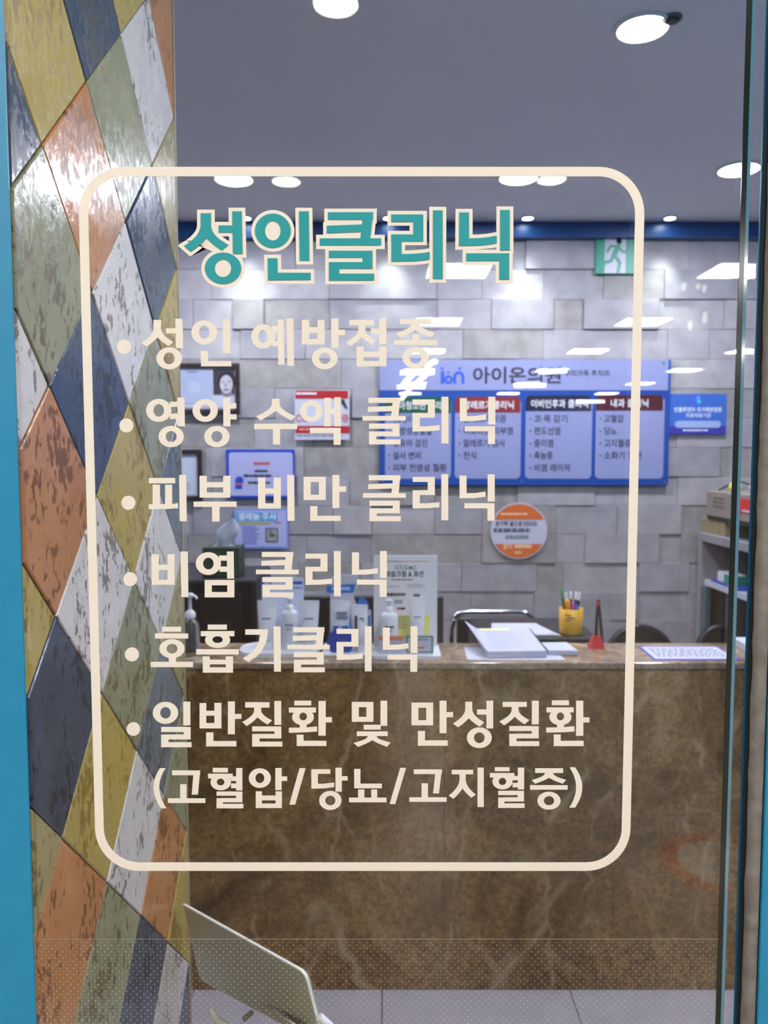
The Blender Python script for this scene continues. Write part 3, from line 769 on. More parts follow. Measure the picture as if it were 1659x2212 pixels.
XG = [xg(px, GLASS) for px in (1582, 1593, 1600, 1624, 1641, 1673)]
XFL = -0.3795
ZT = 2.45
pane = struct('window_1', MB().box(PXW + 0.002, XG[0], GLASS, GLASS + 0.008, 0.02, ZT), M_glass)
build('polished_edge', MB().box(XG[0], XG[1], GLASS + 0.0002, GLASS + 0.0016, 0.02, ZT), mat('dark_glass_edge', srgb(22, 34, 32), 0.15), pane)
Y2 = GLASS + 0.012
pane2 = struct('window_2', MB().box(xg(1597, Y2), xg(1645, Y2), Y2, Y2 + 0.008, 0.02, ZT), M_glass)
build('edge_strip', MB().box(XG[1], XG[2], GLASS + 0.0002, GLASS + 0.0016, 0.02, ZT), mat('bright_glass_edge', srgb(80, 126, 150), 0.08, spec=1.0), pane2)
build('edge_seal', MB().box(xg(1622, Y2 - 0.001), xg(1626, Y2 - 0.001), Y2 - 0.0018, Y2 - 0.0003, 0.02, ZT), mat('seal_blue', srgb(20, 104, 150), 0.3), pane2)
build('gasket', MB().box(xg(1626, Y2 - 0.001), xg(1650, GLASS), Y2 - 0.006, Y2 - 0.0003, 0.02, ZT), mat('black_gasket', srgb(34, 38, 35), 0.5), pane2)

struct('window_frame_left', MB().box(XFL - 0.30, XFL, GLASS - 0.003, GLASS, 0, ZT), M_blue)
# caulked joint: rough half-round bead of sealant
rb = random.Random(3)
rings = []
for k in range(120):
    z = 0.02 + (ZT - 0.02) * k / 119
    n = 10
    w = XG[5] - XG[4]
    cx = (XG[4] + XG[5]) / 2
    e = rb.uniform(-0.0007, 0.0007)
    blob = 0.004 * math.exp(-((z - P(1645, 1070, GLASS).z) / 0.004) ** 2)
    rings.append([(cx + (w * 0.52 + blob * 0.4) * math.cos(math.pi * i / (n - 1)) + e * (i > n - 3), GLASS + 0.004 - (0.008 + blob) * math.sin(math.pi * i / (n - 1)), z) for i in range(n)])
struct('trim_3', MB().loft(rings), mottled('grey_sealant', srgb(130, 127, 120), srgb(106, 103, 98), 60, 0.6, 0.4))
struct('window_frame_right', MB().box(XG[5], XG[5] + 0.12, GLASS - 0.004, GLASS + 0.03, 0, ZT), M_blue, bevel=0.001)
struct('wall_front_left', MB().box(-4.0, XFL - 0.60, GLASS, GLASS + 0.06, 0, MALL), M_blue)
struct('wall_front_right', MB().box(XG[5] + 0.12, 7.0, GLASS, GLASS + 0.06, 0, MALL), M_blue)
struct('wall_front_header', MB().box(XFL - 0.30, XG[5] + 0.12, GLASS - 0.004, GLASS + 0.06, ZT, MALL), M_blue)

# ================================================================== STRUCTURE: corridor outside (seen in the reflections)
struct('floor_corridor', MB().box(-4.0, 7.0, -22, GLASS, -0.12, 0.0), mottled('corridor_floor', srgb(134, 108, 82), srgb(122, 98, 74), 4, 0.3))
struct('ceiling_corridor', MB().box(-4.0, 7.0, -22, GLASS + 0.06, MALL, MALL + 0.1), mottled('corridor_ceiling', srgb(112, 110, 108), srgb(104, 102, 100), 2, 0.9))
m_cw = mottled('corridor_wall', srgb(98, 92, 84), srgb(88, 83, 76), 2, 0.8)
struct('wall_corridor_left', MB().box(-4.1, -4.0, -22, GLASS, 0, MALL), m_cw)
struct('wall_corridor_right', MB().box(7.0, 7.1, -22, GLASS, 0, MALL), m_cw)
struct('wall_corridor_end', MB().box(-4.0, 7.0, -22.1, -22, 0, MALL), m_cw)


def mirror(p):
    return Vector((p.x, 2 * GLASS - p.y, p.z))


# square LED panels along the corridor ceiling
M_led = emitter('led_panel', (1.0, 0.972, 0.945), 54.0, True)
M_ledframe = mat('led_frame', srgb(225, 225, 222), 0.4)
d0 = PZ(990, 583, MALL)
cols = [d0.x, PZ(1604, 579, MALL).x]
cols.append(2 * cols[1] - cols[0])
cols.append(cols[0] - (cols[1] - cols[0]))
names = ['nearest', 'second', 'third', 'fourth', 'fifth', 'sixth']
for ci, cx in enumerate(cols[:3]):
    if cx > 6.6:
        continue
    for k in range(6):
        yy = 2 * GLASS - (d0.y + 2.72 * k)
        t = thing('ceiling_light', (cx, yy, MALL - 0.012), '%s square LED panel in the %s row of the corridor ceiling, mirrored in the glass' % (names[k], ['left', 'middle', 'right'][ci]), 'ceiling light', 'corridor ceiling panels')
        build('light_frame', MB().ring([(cx + sx * .31, yy + sy * .31, MALL - .012) for sx, sy in ((-1, -1), (1, -1), (1, 1), (-1, 1))],
                                       [(cx + sx * .29, yy + sy * .29, MALL - .012) for sx, sy in ((-1, -1), (1, -1), (1, 1), (-1, 1))], (0, 0, .012)), M_ledframe, t)
        build('diffuser', MB().add([(cx - .29, yy - .29, MALL - .008), (cx - .29, yy + .29, MALL - .008), (cx + .29, yy + .29, MALL - .008), (cx + .29, yy - .29, MALL - .008)], [(0, 1, 2, 3)]), M_led, t)

for k, (cx, yy, lab) in enumerate(((-1.6, -0.55, 'left LED panel of the added unseen pair right before the shop front'), (1.4, -0.55, 'right LED panel of the added unseen pair right before the shop front'),  # unseen panels added to brighten the lettering, kept outside the mirrored view
                                   (-3.3, -1.2, 'first added unseen LED panel along the left corridor wall'), (-3.3, -2.7, 'second added unseen LED panel along the left corridor wall'), (-3.3, -4.2, 'third added unseen LED panel along the left corridor wall'),
                                   (3.4, -1.2, 'first added unseen LED panel right of the shop window'), (3.4, -2.7, 'second added unseen LED panel right of the shop window'))):
    t = thing('ceiling_light', (cx, yy, MALL - 0.012), lab, 'ceiling light', 'corridor ceiling panels')
    build('light_frame', MB().ring([(cx + sx * .31, yy + sy * .31, MALL - .012) for sx, sy in ((-1, -1), (1, -1), (1, 1), (-1, 1))],
                                   [(cx + sx * .29, yy + sy * .29, MALL - .012) for sx, sy in ((-1, -1), (1, -1), (1, 1), (-1, 1))], (0, 0, .012)), M_ledframe, t)
    build('diffuser', MB().add([(cx - .29, yy - .29, MALL - .008), (cx - .29, yy + .29, MALL - .008), (cx + .29, yy + .29, MALL - .008), (cx + .29, yy - .29, MALL - .008)], [(0, 1, 2, 3)]), M_led, t)

# ================================================================== LETTERING ON THE GLASS
def Q(a, b, c, n=8, last=True):
    r = []
    for i in range(n + (1 if last else 0)):
        t = i / n
        r.append(((1 - t) ** 2 * a[0] + 2 * t * (1 - t) * b[0] + t * t * c[0], (1 - t) ** 2 * a[1] + 2 * t * (1 - t) * b[1] + t * t * c[1]))
    return r


def siot(x0, x1, yt, yk, L1, L2, C, R2, R1):
    a, b = (x0, yk), (x1, yk)
    def inn(p):
        return (p[0] * 0.42 + C[0] * 0.58, p[1] * 0.5 + C[1] * 0.5 + abs(p[1] - C[1]) * 0.06)
    pts = [(x0, yt)] + Q(a, (x0, yk + 0.5 * (L1[1] - yk)), L1) + Q(L2, inn(L2), C)[:-1] + Q(C, inn(R2), R2) + Q(R1, (x1, yk + 0.5 * (R1[1] - yk)), b) + [(x1, yt)]
    return ('p', pts)


def r(x0, y0, x1, y1):
    return ('p', [(x0, y0), (x1, y0), (x1, y1), (x0, y1)])


def p(*pts):
    return ('p', list(pts))


def o_(cx, cy, rx, ry, ix, iy, icx=None, icy=None):
    return ('o', cx, cy, rx, ry, ix, iy, icx if icx is not None else cx, icy if icy is not None else cy)


def mieum(x0, y0, x1, y1, xa_, ya_, xb_, yb_):
    return [r(x0, y0, xa_, y1), r(xb_, y0, x1, y1), r(x0, y0, x1, ya_), r(x0, yb_, x1, y1)]


def lieul(x0, y0, x1, y1, y2, y3, y4, y5, xl, xr, xe):
    """the letter rieul: three bars with the two linking stems"""
    return [r(x0, y0, x1, y1), r(xr, y0, x1, y3), r(x0, y2, x1, y3), r(x0, y2, xl, y5), r(x0, y4, xe, y5)]


KEUL = [r(607, 66, 845, 105), p((792, 66), (845, 66), (832, 204), (777, 204)), p((603, 134), (800, 127), (795, 167), (603, 172)), r(563, 202, 886, 237)] + \
    lieul(612, 259, 840, 298, 318, 355, 377, 415, 667, 787, 848)
RI = [r(937, 79, 1104, 117), r(1051, 79, 1104, 216), r(937, 180, 1104, 216), r(937, 180, 991, 318),
      p((937, 279), (1040, 280), (1139, 271), (1139, 309), (1060, 317), (937, 319)), r(1153, 59, 1205, 408)]
NIK = [p((1290, 69), (1343, 69), (1343, 203), (1410, 201), (1486, 190), (1486, 230), (1400, 240), (1290, 241)), r(1502, 59, 1555, 266),
       r(1327, 279, 1553, 317), r(1500, 279, 1553, 412)]


def aff(strokes, ax, bx, kx, ay, by, ky):
    def f(q):
        return (bx + (q[0] - ax) * kx, by + (q[1] - ay) * ky)
    return [('p', [f(q) for q in s[1]]) for s in strokes]


L2 = lambda s: s
L3 = lambda s: aff(s, 563, 567, 0.9915, 66, 57, 0.983)
L4 = lambda s: aff(s, 563, 131, 1.1257, 66, 88, 1.1089)
L5 = lambda s: aff(s, 563, 399, 1.1182, 66, 98, 1.1003)

FR = {'H1': (380, 440, 400), 'H2': (740, 440, 400), '1a': (240, 670, 360), '1b': (600, 670, 360), '2a': (240, 840, 420), '2b': (620, 840, 480),
      '3a': (240, 1010, 420), '3b': (620, 1010, 480), '4a': (240, 1170, 420), '4b': (520, 1170, 420), '5a': (240, 1330, 420), '5b': (520, 1330, 420),
      '6a': (260, 1490, 500), '6b': (740, 1490, 550), '7a': (310, 1630, 500), '7b': (790, 1630, 500)}

HEAD = [
    ('H1', [siot(223, 315, 87, 195, (72, 380), (132, 433), (275, 310), (413, 423), (473, 372)), r(383, 196, 520, 260),
            p((505, 70), (590, 70), (598, 452), (512, 452)), o_(423, 580, 162, 141, 74, 78)]),
    ('H1', [o_(869, 244, 160, 154, 70, 87), p((1103, 70), (1190, 70), (1196, 512), (1110, 512)),
            p((823, 490), (910, 490), (912, 620), (1208, 620), (1208, 685), (826, 687))]),
    ('H2', [r(-131, 78, 273, 145), p((185, 78), (273, 78), (248, 315), (160, 315)), p((-141, 199), (180, 187), (175, 255), (-141, 266)), r(-204, 312, 345, 375)]
     + lieul(-122, 423, 267, 485, 525, 585, 628, 690, -30, 180, 282)),
    ('H2', [r(436, 98, 722, 165), r(633, 98, 722, 340), r(436, 277, 722, 340), r(438, 277, 527, 520),
            p((438, 452), (560, 453), (640, 450), (720, 443), (780, 433), (780, 500), (720, 510), (640, 517), (438, 520)), r(810, 62, 896, 676)]),
    ('H2', [p((1045, 80), (1132, 80), (1132, 312), (1220, 309), (1300, 302), (1380, 288), (1380, 357), (1300, 370), (1200, 378), (1042, 380)),
            r(1411, 58, 1497, 420), r(1108, 446, 1491, 515), r(1404, 446, 1491, 682)]),
]
LINES = [
    ('top line of cream vinyl lettering 성인 예방접종 with its bullet', ('1a', 130, 365, 71), [
        ('1a', [siot(423, 497, 97, 180, (305, 325), (352, 364), (463, 272), (573, 357), (622, 318)), r(547, 180, 650, 232),
                p((640, 85), (711, 85), (718, 378), (646, 378)), o_(579, 480, 128, 110, 55, 59)]),
        ('1a', [o_(928, 220, 128, 120, 53, 65), p((1110, 85), (1181, 85), (1188, 428), (1117, 428)), p((892, 407), (964, 407), (968, 507), (1198, 507), (1198, 560), (896, 560))]),
        ('1a', [o_(1514, 262, 119, 120, 47, 65), r(1600, 160, 1668, 213), r(1605, 308, 1672, 360), p((1656, 92), (1719, 92), (1726, 543), (1664, 543)),
                p((1747, 83), (1814, 83), (1821, 553), (1754, 553))]),
        ('1b', [r(240, 95, 313, 343), r(396, 95, 466, 343), r(240, 170, 466, 227), r(243, 288, 466, 343), r(532, 83, 604, 377), r(595, 195, 670, 250), o_(468, 480, 128, 108, 56, 56)]),
        ('1b', [r(712, 96, 959, 152), siot(803, 872, 130, 190, (680, 318), (727, 357), (836, 268), (937, 345), (985, 302)), r(925, 181, 1020, 234), r(1010, 83, 1082, 342),
                r(784, 361, 856, 560), r(1009, 361, 1082, 560), r(784, 413, 1082, 464), r(784, 508, 1082, 560)]),
        ('1b', [r(1212, 88, 1530, 139), siot(1330, 1413, 120, 139, (1178, 228), (1216, 270), (1370, 200), (1527, 270), (1565, 225)), r(1338, 238, 1410, 300), r(1153, 297, 1585, 348),
                o_(1372, 475, 132, 107, 57, 57)])]),
    ('second line of cream vinyl lettering 영양 수액 클리닉 with its bullet', ('2a', 131, 312, 60), [
        ('2a', [o_(407, 184, 108, 98, 45, 53), r(501, 110, 575, 155), r(503, 212, 575, 258), p((566, 74), (626, 74), (630, 320), (569, 320)), o_(513, 407, 108, 91, 47, 47)]),
        ('2a', [o_(803, 184, 108, 98, 45, 53), p((957, 74), (1015, 74), (1019, 320), (958, 320)), r(1010, 122, 1069, 166), r(1010, 217, 1071, 261), o_(903, 407, 108, 91, 47, 47)]),
        ('2a', [siot(1372, 1437, 85, 125, (1237, 234), (1272, 270), (1405, 187), (1538, 270), (1573, 234)), r(1221, 297, 1588, 344), r(1381, 340, 1442, 475)]),
        ('2b', [o_(181, 166, 85, 81, 36, 42), r(279, 66, 327, 280), r(353, 62, 401, 280), r(320, 148, 360, 186), r(171, 291, 401, 331), r(348, 291, 401, 418)]),
        ('2b', L2(KEUL)), ('2b', L2(RI)), ('2b', L2(NIK))]),
    ('third line of cream vinyl lettering 피부 비만 클리닉 with its bullet', ('3a', 148, 300, 60), [
        ('3a', [r(323, 88, 547, 135), r(355, 146, 418, 320), r(461, 146, 521, 320), p((322, 312), (520, 312), (571, 303), (571, 347), (450, 354), (322, 355)), p((581, 63), (641, 63), (647, 458), (586, 458))]),
        ('3a', [r(755, 70, 817, 257), r(956, 70, 1018, 257), r(755, 124, 1018, 169), r(757, 212, 1018, 257), r(704, 290, 1071, 335), r(862, 330, 926, 460)]),
        ('3a', [r(1254, 86, 1316, 350), r(1387, 86, 1449, 350), r(1254, 178, 1449, 223), r(1256, 305, 1449, 350), p((1502, 63), (1562, 63), (1566, 454), (1506, 454))]),
        ('3b', mieum(124, 69, 289, 242, 177, 107, 238, 203) + [r(339, 55, 391, 303), r(385, 140, 441, 181), r(173, 288, 227, 398), r(173, 360, 401, 398)]),
        ('3b', L3(KEUL)), ('3b', L3(RI)), ('3b', L3(NIK))]),
    ('fourth line of cream vinyl lettering 비염 클리닉 with its bullet', ('4a', 163, 320, 59), [
        ('4a', [r(346, 107, 408, 368), r(482, 107, 542, 368), r(346, 197, 542, 242), r(350, 324, 542, 368), p((593, 84), (655, 84), (660, 473), (600, 473))]),
        ('4a', [o_(830, 187, 107, 97, 45, 50), r(922, 118, 1000, 162), r(925, 212, 1000, 257), p((988, 84), (1046, 84), (1050, 315), (990, 315))] + mieum(799, 327, 1052, 475, 859, 372, 992, 430)),
        ('4b', L4(KEUL)), ('4b', L4(RI)), ('4b', L4(NIK))]),
    ('fifth line of cream vinyl lettering 호흡기클리닉 with its bullet', ('5a', 178, 330, 60), [
        ('5a', [r(435, 94, 597, 136), r(375, 151, 659, 194), o_(520, 281, 108, 81, 46, 42), r(492, 350, 555, 400), r(339, 393, 700, 438)]),
        ('5a', [r(825, 76, 988, 119), r(765, 131, 1052, 175), o_(909, 207, 107, 68, 44, 29, 909, 204), r(727, 285, 1090, 331), r(783, 347, 842, 485), r(979, 347, 1041, 485), r(783, 375, 1041, 414), r(783, 440, 1041, 485)]),
        ('5b', [p((39, 116), (233, 116), (227, 185), (210, 245), (180, 300), (130, 353), (68, 394), (15, 364), (78, 325), (125, 278), (153, 225), (168, 162), (39, 162)), p((280, 92), (340, 92), (344, 477), (284, 477))]),
        ('5b', L5(KEUL)), ('5b', L5(RI)), ('5b', L5(NIK))]),
    ('sixth line of cream vinyl lettering 일반질환 및 만성질환 with its bullet', ('6a', 94, 281, 49), [
        ('6a', [o_(324, 165, 91, 79, 38, 41), r(451, 85, 502, 255)] + lieul(293, 266, 504, 302, 320, 355, 375, 411, 345, 454, 511)),
        ('6a', [r(568, 95, 616, 276), r(674, 94, 725, 276), r(568, 150, 725, 185), r(568, 238, 725, 276), r(771, 83, 821, 318), r(815, 173, 868, 208), r(615, 305, 667, 405), r(615, 367, 832, 405)]),
        ('6a', [r(895, 89, 1069, 127), siot(959, 1009, 110, 145, (873, 230), (906, 259), (984, 197), (1055, 249), (1088, 219)), r(1104, 80, 1153, 251)] + lieul(945, 262, 1154, 297, 316, 348, 371, 406, 998, 1104, 1161)),
        ('6a', [r(1247, 78, 1368, 112), r(1208, 127, 1402, 163), o_(1309, 195, 78, 58, 27, 28, 1310, 191), r(1286, 240, 1335, 285), p((1208, 272), (1335, 270), (1410, 262), (1410, 298), (1330, 304), (1208, 308)),
                r(1420, 80, 1472, 328), r(1466, 196, 1517, 233), r(1264, 321, 1313, 402), r(1264, 365, 1477, 402)]),
        ('6b', mieum(60, 79, 201, 208, 106, 113, 155, 176) + [r(247, 71, 291, 234), r(138, 228, 248, 259), r(93, 271, 294, 301), siot(165, 222, 290, 301, (72, 345), (100, 371), (194, 328), (290, 371), (313, 343))]),
        ('6b', mieum(449, 83, 590, 231, 494, 117, 545, 198) + [r(632, 71, 677, 282), r(672, 145, 720, 178), r(491, 268, 537, 364), r(491, 329, 685, 364)]),
        ('6b', [siot(799, 845, 78, 125, (720, 219), (752, 244), (822, 185), (892, 239), (923, 212)), r(876, 128, 945, 161), r(937, 71, 981, 251), o_(891, 312, 81, 67, 35, 35)]),
        ('6b', [r(1043, 79, 1200, 111), siot(1102, 1146, 100, 128, (1021, 206), (1052, 231), (1122, 175), (1186, 224), (1217, 197)), r(1233, 71, 1278, 225)] + lieul(1086, 236, 1278, 268, 286, 316, 335, 366, 1132, 1232, 1281)),
        ('6b', [r(1363, 69, 1474, 100), r(1328, 115, 1505, 147), o_(1419, 177, 72, 53, 24, 26, 1419, 173), r(1397, 218, 1443, 258), p((1327, 246), (1443, 244), (1510, 237), (1510, 271), (1443, 276), (1327, 278)),
                r(1521, 71, 1568, 299), r(1563, 179, 1608, 212), r(1375, 291, 1421, 366), r(1375, 332, 1570, 366)])]),
    ('bottom line of cream vinyl lettering in brackets (고혈압/당뇨/고지혈증)', None, [
        ('7a', [('p', Q((118, 97), (22, 235), (125, 385), 12) + Q((165, 385), (65, 235), (159, 97), 12))]),
        ('7a', [r(205, 113, 406, 147), p((360, 113), (406, 113), (391, 286), (346, 286)), r(263, 212, 309, 318), r(176, 313, 444, 346)]),
        ('7a', [r(497, 95, 605, 127), r(463, 137, 640, 170), o_(554, 198, 73, 57, 27, 25, 553, 196), r(625, 156, 670, 188), r(628, 207, 670, 240), r(664, 96, 709, 256)] + lieul(524, 264, 709, 294, 311, 341, 352, 384, 569, 664, 716)),
        ('7a', [o_(834, 168, 79, 70, 32, 36), r(945, 96, 990, 254), r(985, 156, 1030, 188), r(805, 263, 849, 382), r(947, 263, 992, 382), r(805, 293, 992, 327), r(805, 350, 992, 382)]),
        ('7a', [p((1118, 97), (1162, 97), (1087, 358), (1045, 358))]),
        ('7a', [r(1203, 105, 1339, 137), r(1203, 105, 1250, 242), p((1203, 209), (1290, 209), (1367, 200), (1367, 232), (1290, 242), (1203, 243)), r(1376, 94, 1421, 265), r(1415, 154, 1463, 185), o_(1339, 328, 80, 68, 36, 35)]),
        ('7a', [r(1510, 103, 1555, 241), r(1510, 208, 1709, 241), r(1538, 250, 1583, 312), r(1632, 250, 1675, 312), r(1473, 308, 1742, 341)]),
        ('7b', [p((247, 95), (289, 95), (212, 354), (171, 354))]),
        ('7b', [r(344, 106, 546, 139), p((502, 106), (546, 106), (525, 278), (482, 278)), r(400, 206, 446, 311), r(312, 306, 580, 338)]),
        ('7b', [r(616, 109, 770, 141), siot(672, 716, 130, 175, (595, 293), (628, 316), (694, 242), (757, 309), (789, 286)), r(801, 93, 846, 375)]),
        ('7b', [r(925, 90, 1031, 119), r(890, 132, 1065, 164), o_(980, 192, 72, 57, 27, 26), r(1045, 152, 1095, 183), r(1052, 202, 1095, 234), r(1090, 93, 1135, 249)] + lieul(949, 259, 1134, 289, 306, 335, 349, 381, 993, 1088, 1138)),
        ('7b', [r(1214, 98, 1414, 131), siot(1285, 1342, 120, 131, (1191, 182), (1215, 208), (1313, 166), (1412, 208), (1436, 181)), r(1177, 219, 1447, 251), o_(1313, 330, 83, 64, 37, 33)]),
        ('7b', [('p', Q((1501, 91), (1603, 235), (1500, 379), 12) + Q((1459, 379), (1555, 235), (1461, 91), 12))])]),
]


def offset_poly(pts, d):
    a = sum(pts[i][0] * pts[(i + 1) % len(pts)][1] - pts[(i + 1) % len(pts)][0] * pts[i][1] for i in range(len(pts)))
    n = len(pts)
    res = []
    sg = -1 if a > 0 else 1
    for i in range(n):
        p0, p1, p2 = Vector(pts[i - 1]), Vector(pts[i]), Vector(pts[(i + 1) % n])
        if (p1 - p0).length < 1e-6 or (p2 - p1).length < 1e-6:
            continue
        e1, e2 = (p1 - p0).normalized(), (p2 - p1).normalized()
        n1, n2 = Vector((-e1.y, e1.x)) * sg, Vector((-e2.y, e2.x)) * sg
        m_ = n1 + n2
        k = max(0.35, 1 + n1.dot(n2))
        res.append(tuple(p1 + m_ * (d / k)))
    return res


def glyph_mesh(frame, strokes, y, t, grow=0.0, fill=False):
    ox, oy, w = FR[frame]
    s = w / 1659.0
    def to(q):
        return P(ox + q[0] * s, oy + q[1] * s, GLASS) + Vector((0, y - GLASS, 0))
    mb = MB()
    for k, st in enumerate(strokes):
        u = Vector((0, -2e-5 * k, 0))       # overlapping cuts lie a hair over each other
        if st[0] == 'p':
            pts = st[1] if not grow else offset_poly(st[1], grow)
            mb.prism([to(q) + u for q in pts], (0, t, 0))
        else:
            _, cx, cy, rx, ry, ix, iy, icx, icy = st
            if fill:
                mb.prism([to(q) + u for q in ell(cx, cy, rx + grow, ry + grow, 64)], (0, t, 0))
            else:
                mb.ring([to(q) + u for q in ell(cx, cy, rx, ry, 64)], [to(q) + u for q in ell(icx, icy, ix, iy, 64)], (0, t, 0))
    return mb


T1, T2 = 0.00025, 0.00025
h = thing('vinyl_heading', tuple(P(750, 620, GLASS - 0.0005)), 'large teal heading 성인클리닉 with cream outline on the glass', 'lettering')
for fr, st in HEAD:
    l = build('letter', glyph_mesh(fr, st, GLASS - T1 - 5e-5, T1, 33, True), M_vinyl, h, label='cream outline backing of a heading letter')
    build('letter_face', glyph_mesh(fr, st, GLASS - T1 - T2 - 3e-4, T2), M_teal, l, label='teal letter face')
for lab, bul, gl in LINES:
    fr0 = gl[0][0]
    base = P(FR[fr0][0] + 60, FR[fr0][1] + 110, GLASS - 0.0003)
    t = thing('vinyl_lettering', tuple(base), lab, 'lettering')
    if bul:
        ox, oy, w = FR[bul[0]]
        s = w / 1659.0
        pts = [P(ox + q[0] * s, oy + q[1] * s, GLASS) + Vector((0, -T1, 0)) for q in ell(bul[1], bul[2], bul[3], bul[3], 48)]
        build('bullet', MB().prism(pts, (0, T1, 0)), M_vinyl, t)
    for fr, st in gl:
        build('letter', glyph_mesh(fr, st, GLASS - T1 - 5e-5, T1), M_vinyl, t)

# rounded border line round the lettering
def gx(px, py):
    return P(px, py, GLASS)
bx0 = (gx(165.6, 360).x + gx(209.8, 1881).x) / 2
bx1 = (gx(1393.7, 360).x + gx(1360.1, 1881).x) / 2
bz1 = gx(800, 360.5).z
bz0 = gx(800, 1881).z
lw = 0.0094
ro = 0.047
outer = [(x, GLASS - T1, z) for x, z in round_rect(bx0, bz0, bx1, bz1, ro, 14)]
inner = [(x, GLASS - T1, z) for x, z in round_rect(bx0 + lw, bz0 + lw, bx1 - lw, bz1 - lw, ro - lw, 14)]
build('vinyl_border', MB().ring(outer, inner, (0, T1, 0)), M_vinyl, label='cream rounded rectangle border line framing the lettering on the glass', cat='border')

# dotted safety film along the bottom of the pane
zf1 = gx(830, 2029).z
zf0 = zf1 - 0.20
film = thing('dotted_film', (0, GLASS - 0.0002, zf0), 'clear film with a grid of tiny white dots along the bottom of the glass', 'window film')
mbd = MB()
row = 0
z = zf1 - 0.003
while z > zf0:
    x = XFL + 0.004 + (0.0038 if row % 2 else 0)
    while x < XG[0] - 0.003:
        mbd.add([(x + 0.0005 * math.cos(math.pi * k / 3), GLASS - 0.00015, z + 0.0005 * math.sin(math.pi * k / 3)) for k in range(6)], [(0, 1, 2, 3, 4, 5)])
        x += 0.0076
    z -= 0.0037
    row += 1
build('white_dots', mbd, mat('dot_white', srgb(205, 203, 198), 0.6), film, kind='stuff')
build('film_edge', MB().box(XFL, XG[0], GLASS - 0.0002, GLASS - 0.00002, zf1, zf1 + 0.0004), mat('film_line', srgb(150, 140, 120), 0.5), film)

# ================================================================== RECEPTION COUNTER
CY = 2.22
CT = P(829, 1432, CY - 0.006).z
M_marble = marble('brown_marble', 1.3)
M_marble_glare = marble('brown_marble_glare', 1.9, 0.55, 0.12)  # paler, greyer marble: glare on the ledge put into its colour
counter = thing('reception_counter', (0.5, CY, 0), 'brown veined marble reception counter with a raised stone ledge', 'counter')
cxl, cxr = -1.6, 2.3
CB = 2.46
brk = [cxl, P(572, 1700, CY).x, P(960, 1700, CY).x, P(1330, 1700, CY).x, cxr]
for i in range(len(brk) - 1):
    build('marble_panel', MB().box(brk[i] + 0.0004, brk[i + 1] - 0.0004, CY, CY + 0.02, 0, CT - 0.019), M_marble, counter, bevel=0.0006, segs=1)
build('body', MB().box(cxl, cxr, CY + 0.02, CB - 0.01, 0, CT - 0.018), mat('counter_core', srgb(70, 52, 36), 0.7), counter)
build('ledge', MB().box(cxl, cxr, CY - 0.006, CB, CT - 0.018, CT), M_marble_glare, counter, bevel=0.002)
desk = thing('work_desk', (0.5, 2.75, 0), 'low dark work desk behind the marble counter', 'desk')
build('desk_top', MB().box(cxl, 1.3, CB + 0.005, 2.99, 0.70, 0.73), mat('desk_brown', srgb(88, 66, 50), 0.5), desk, bevel=0.003)
for xx in (cxl + 0.02, 0.0, 1.25):
    build('desk_leg', MB().box(xx, xx + 0.03, CB + 0.02, 2.97, 0, 0.70), M_black, desk)


def led(px, py, y):
    """x position on the ledge for a pixel column at depth y"""
    return P(px, py, y).x


# ================================================================== LIGHT FITTINGS
M_lens_c = emitter('lens_cool', (0.86, 0.92, 1.0), 30.0)
M_lens_w = emitter('lens_warm', (1.0, 0.95, 0.86), 30.0)
M_trimring = mat('light_ring', srgb(225, 224, 220), 0.4)


def downlight(name, cx, cy, cz, rad, lens, label, group, energy, color, spread=math.pi, ring_w=0.012):
    t = thing(name, (cx, cy, cz - 0.012), label, 'downlight', group)
    c24 = [(cx + (rad + ring_w) * math.cos(2 * math.pi * i / 32), cy + (rad + ring_w) * math.sin(2 * math.pi * i / 32), cz - 0.006) for i in range(32)]
    i24 = [(cx + rad * math.cos(2 * math.pi * i / 32), cy + rad * math.sin(2 * math.pi * i / 32), cz - 0.008) for i in range(32)]
    build('ring', MB().ring(c24, i24, (0, 0, 0.006)), M_trimring, t)
    build('lens', MB().disc((cx, cy, cz - 0.004), rad, 'z', 32, 0.003), lens, t)
    if energy:
        l = light('lamp', 'AREA', (cx, cy, cz - 0.014), energy, color, shape='DISK', size=rad * 1.9, spread=spread)
        l.parent = t
        l.location = (0, 0, -0.004)
    return t


for px, py, lab in ((505, 385, 'left'), (1120, 382, 'middle'), (1596, 364, 'right')):
    q = PZ(px, py, CEIL)
    downlight('downlight', q.x, q.y, CEIL, 0.078, M_lens_c, '%s cool white round downlight of the row before the back wall' % lab, 'clinic ceiling downlights', 18, COOL)
for xx, lab in ((-1.9, 'far left'), (0.5, 'middle'), (1.7, 'right')):  # unseen downlights added above the view to light the clinic
    downlight('downlight', xx, 1.08, CEIL, 0.078, M_lens_c, '%s round downlight of the added unseen row just inside the window' % lab, 'added clinic ceiling downlights near the window', 15, COOL)
q = PZ(505, 385, CEIL)  # one more unseen downlight added to the row, behind the pillar
downlight('downlight', q.x - 1.25, q.y, CEIL, 0.078, M_lens_c, 'added round downlight hidden behind the tiled pillar', 'clinic ceiling downlights', 18, COOL)

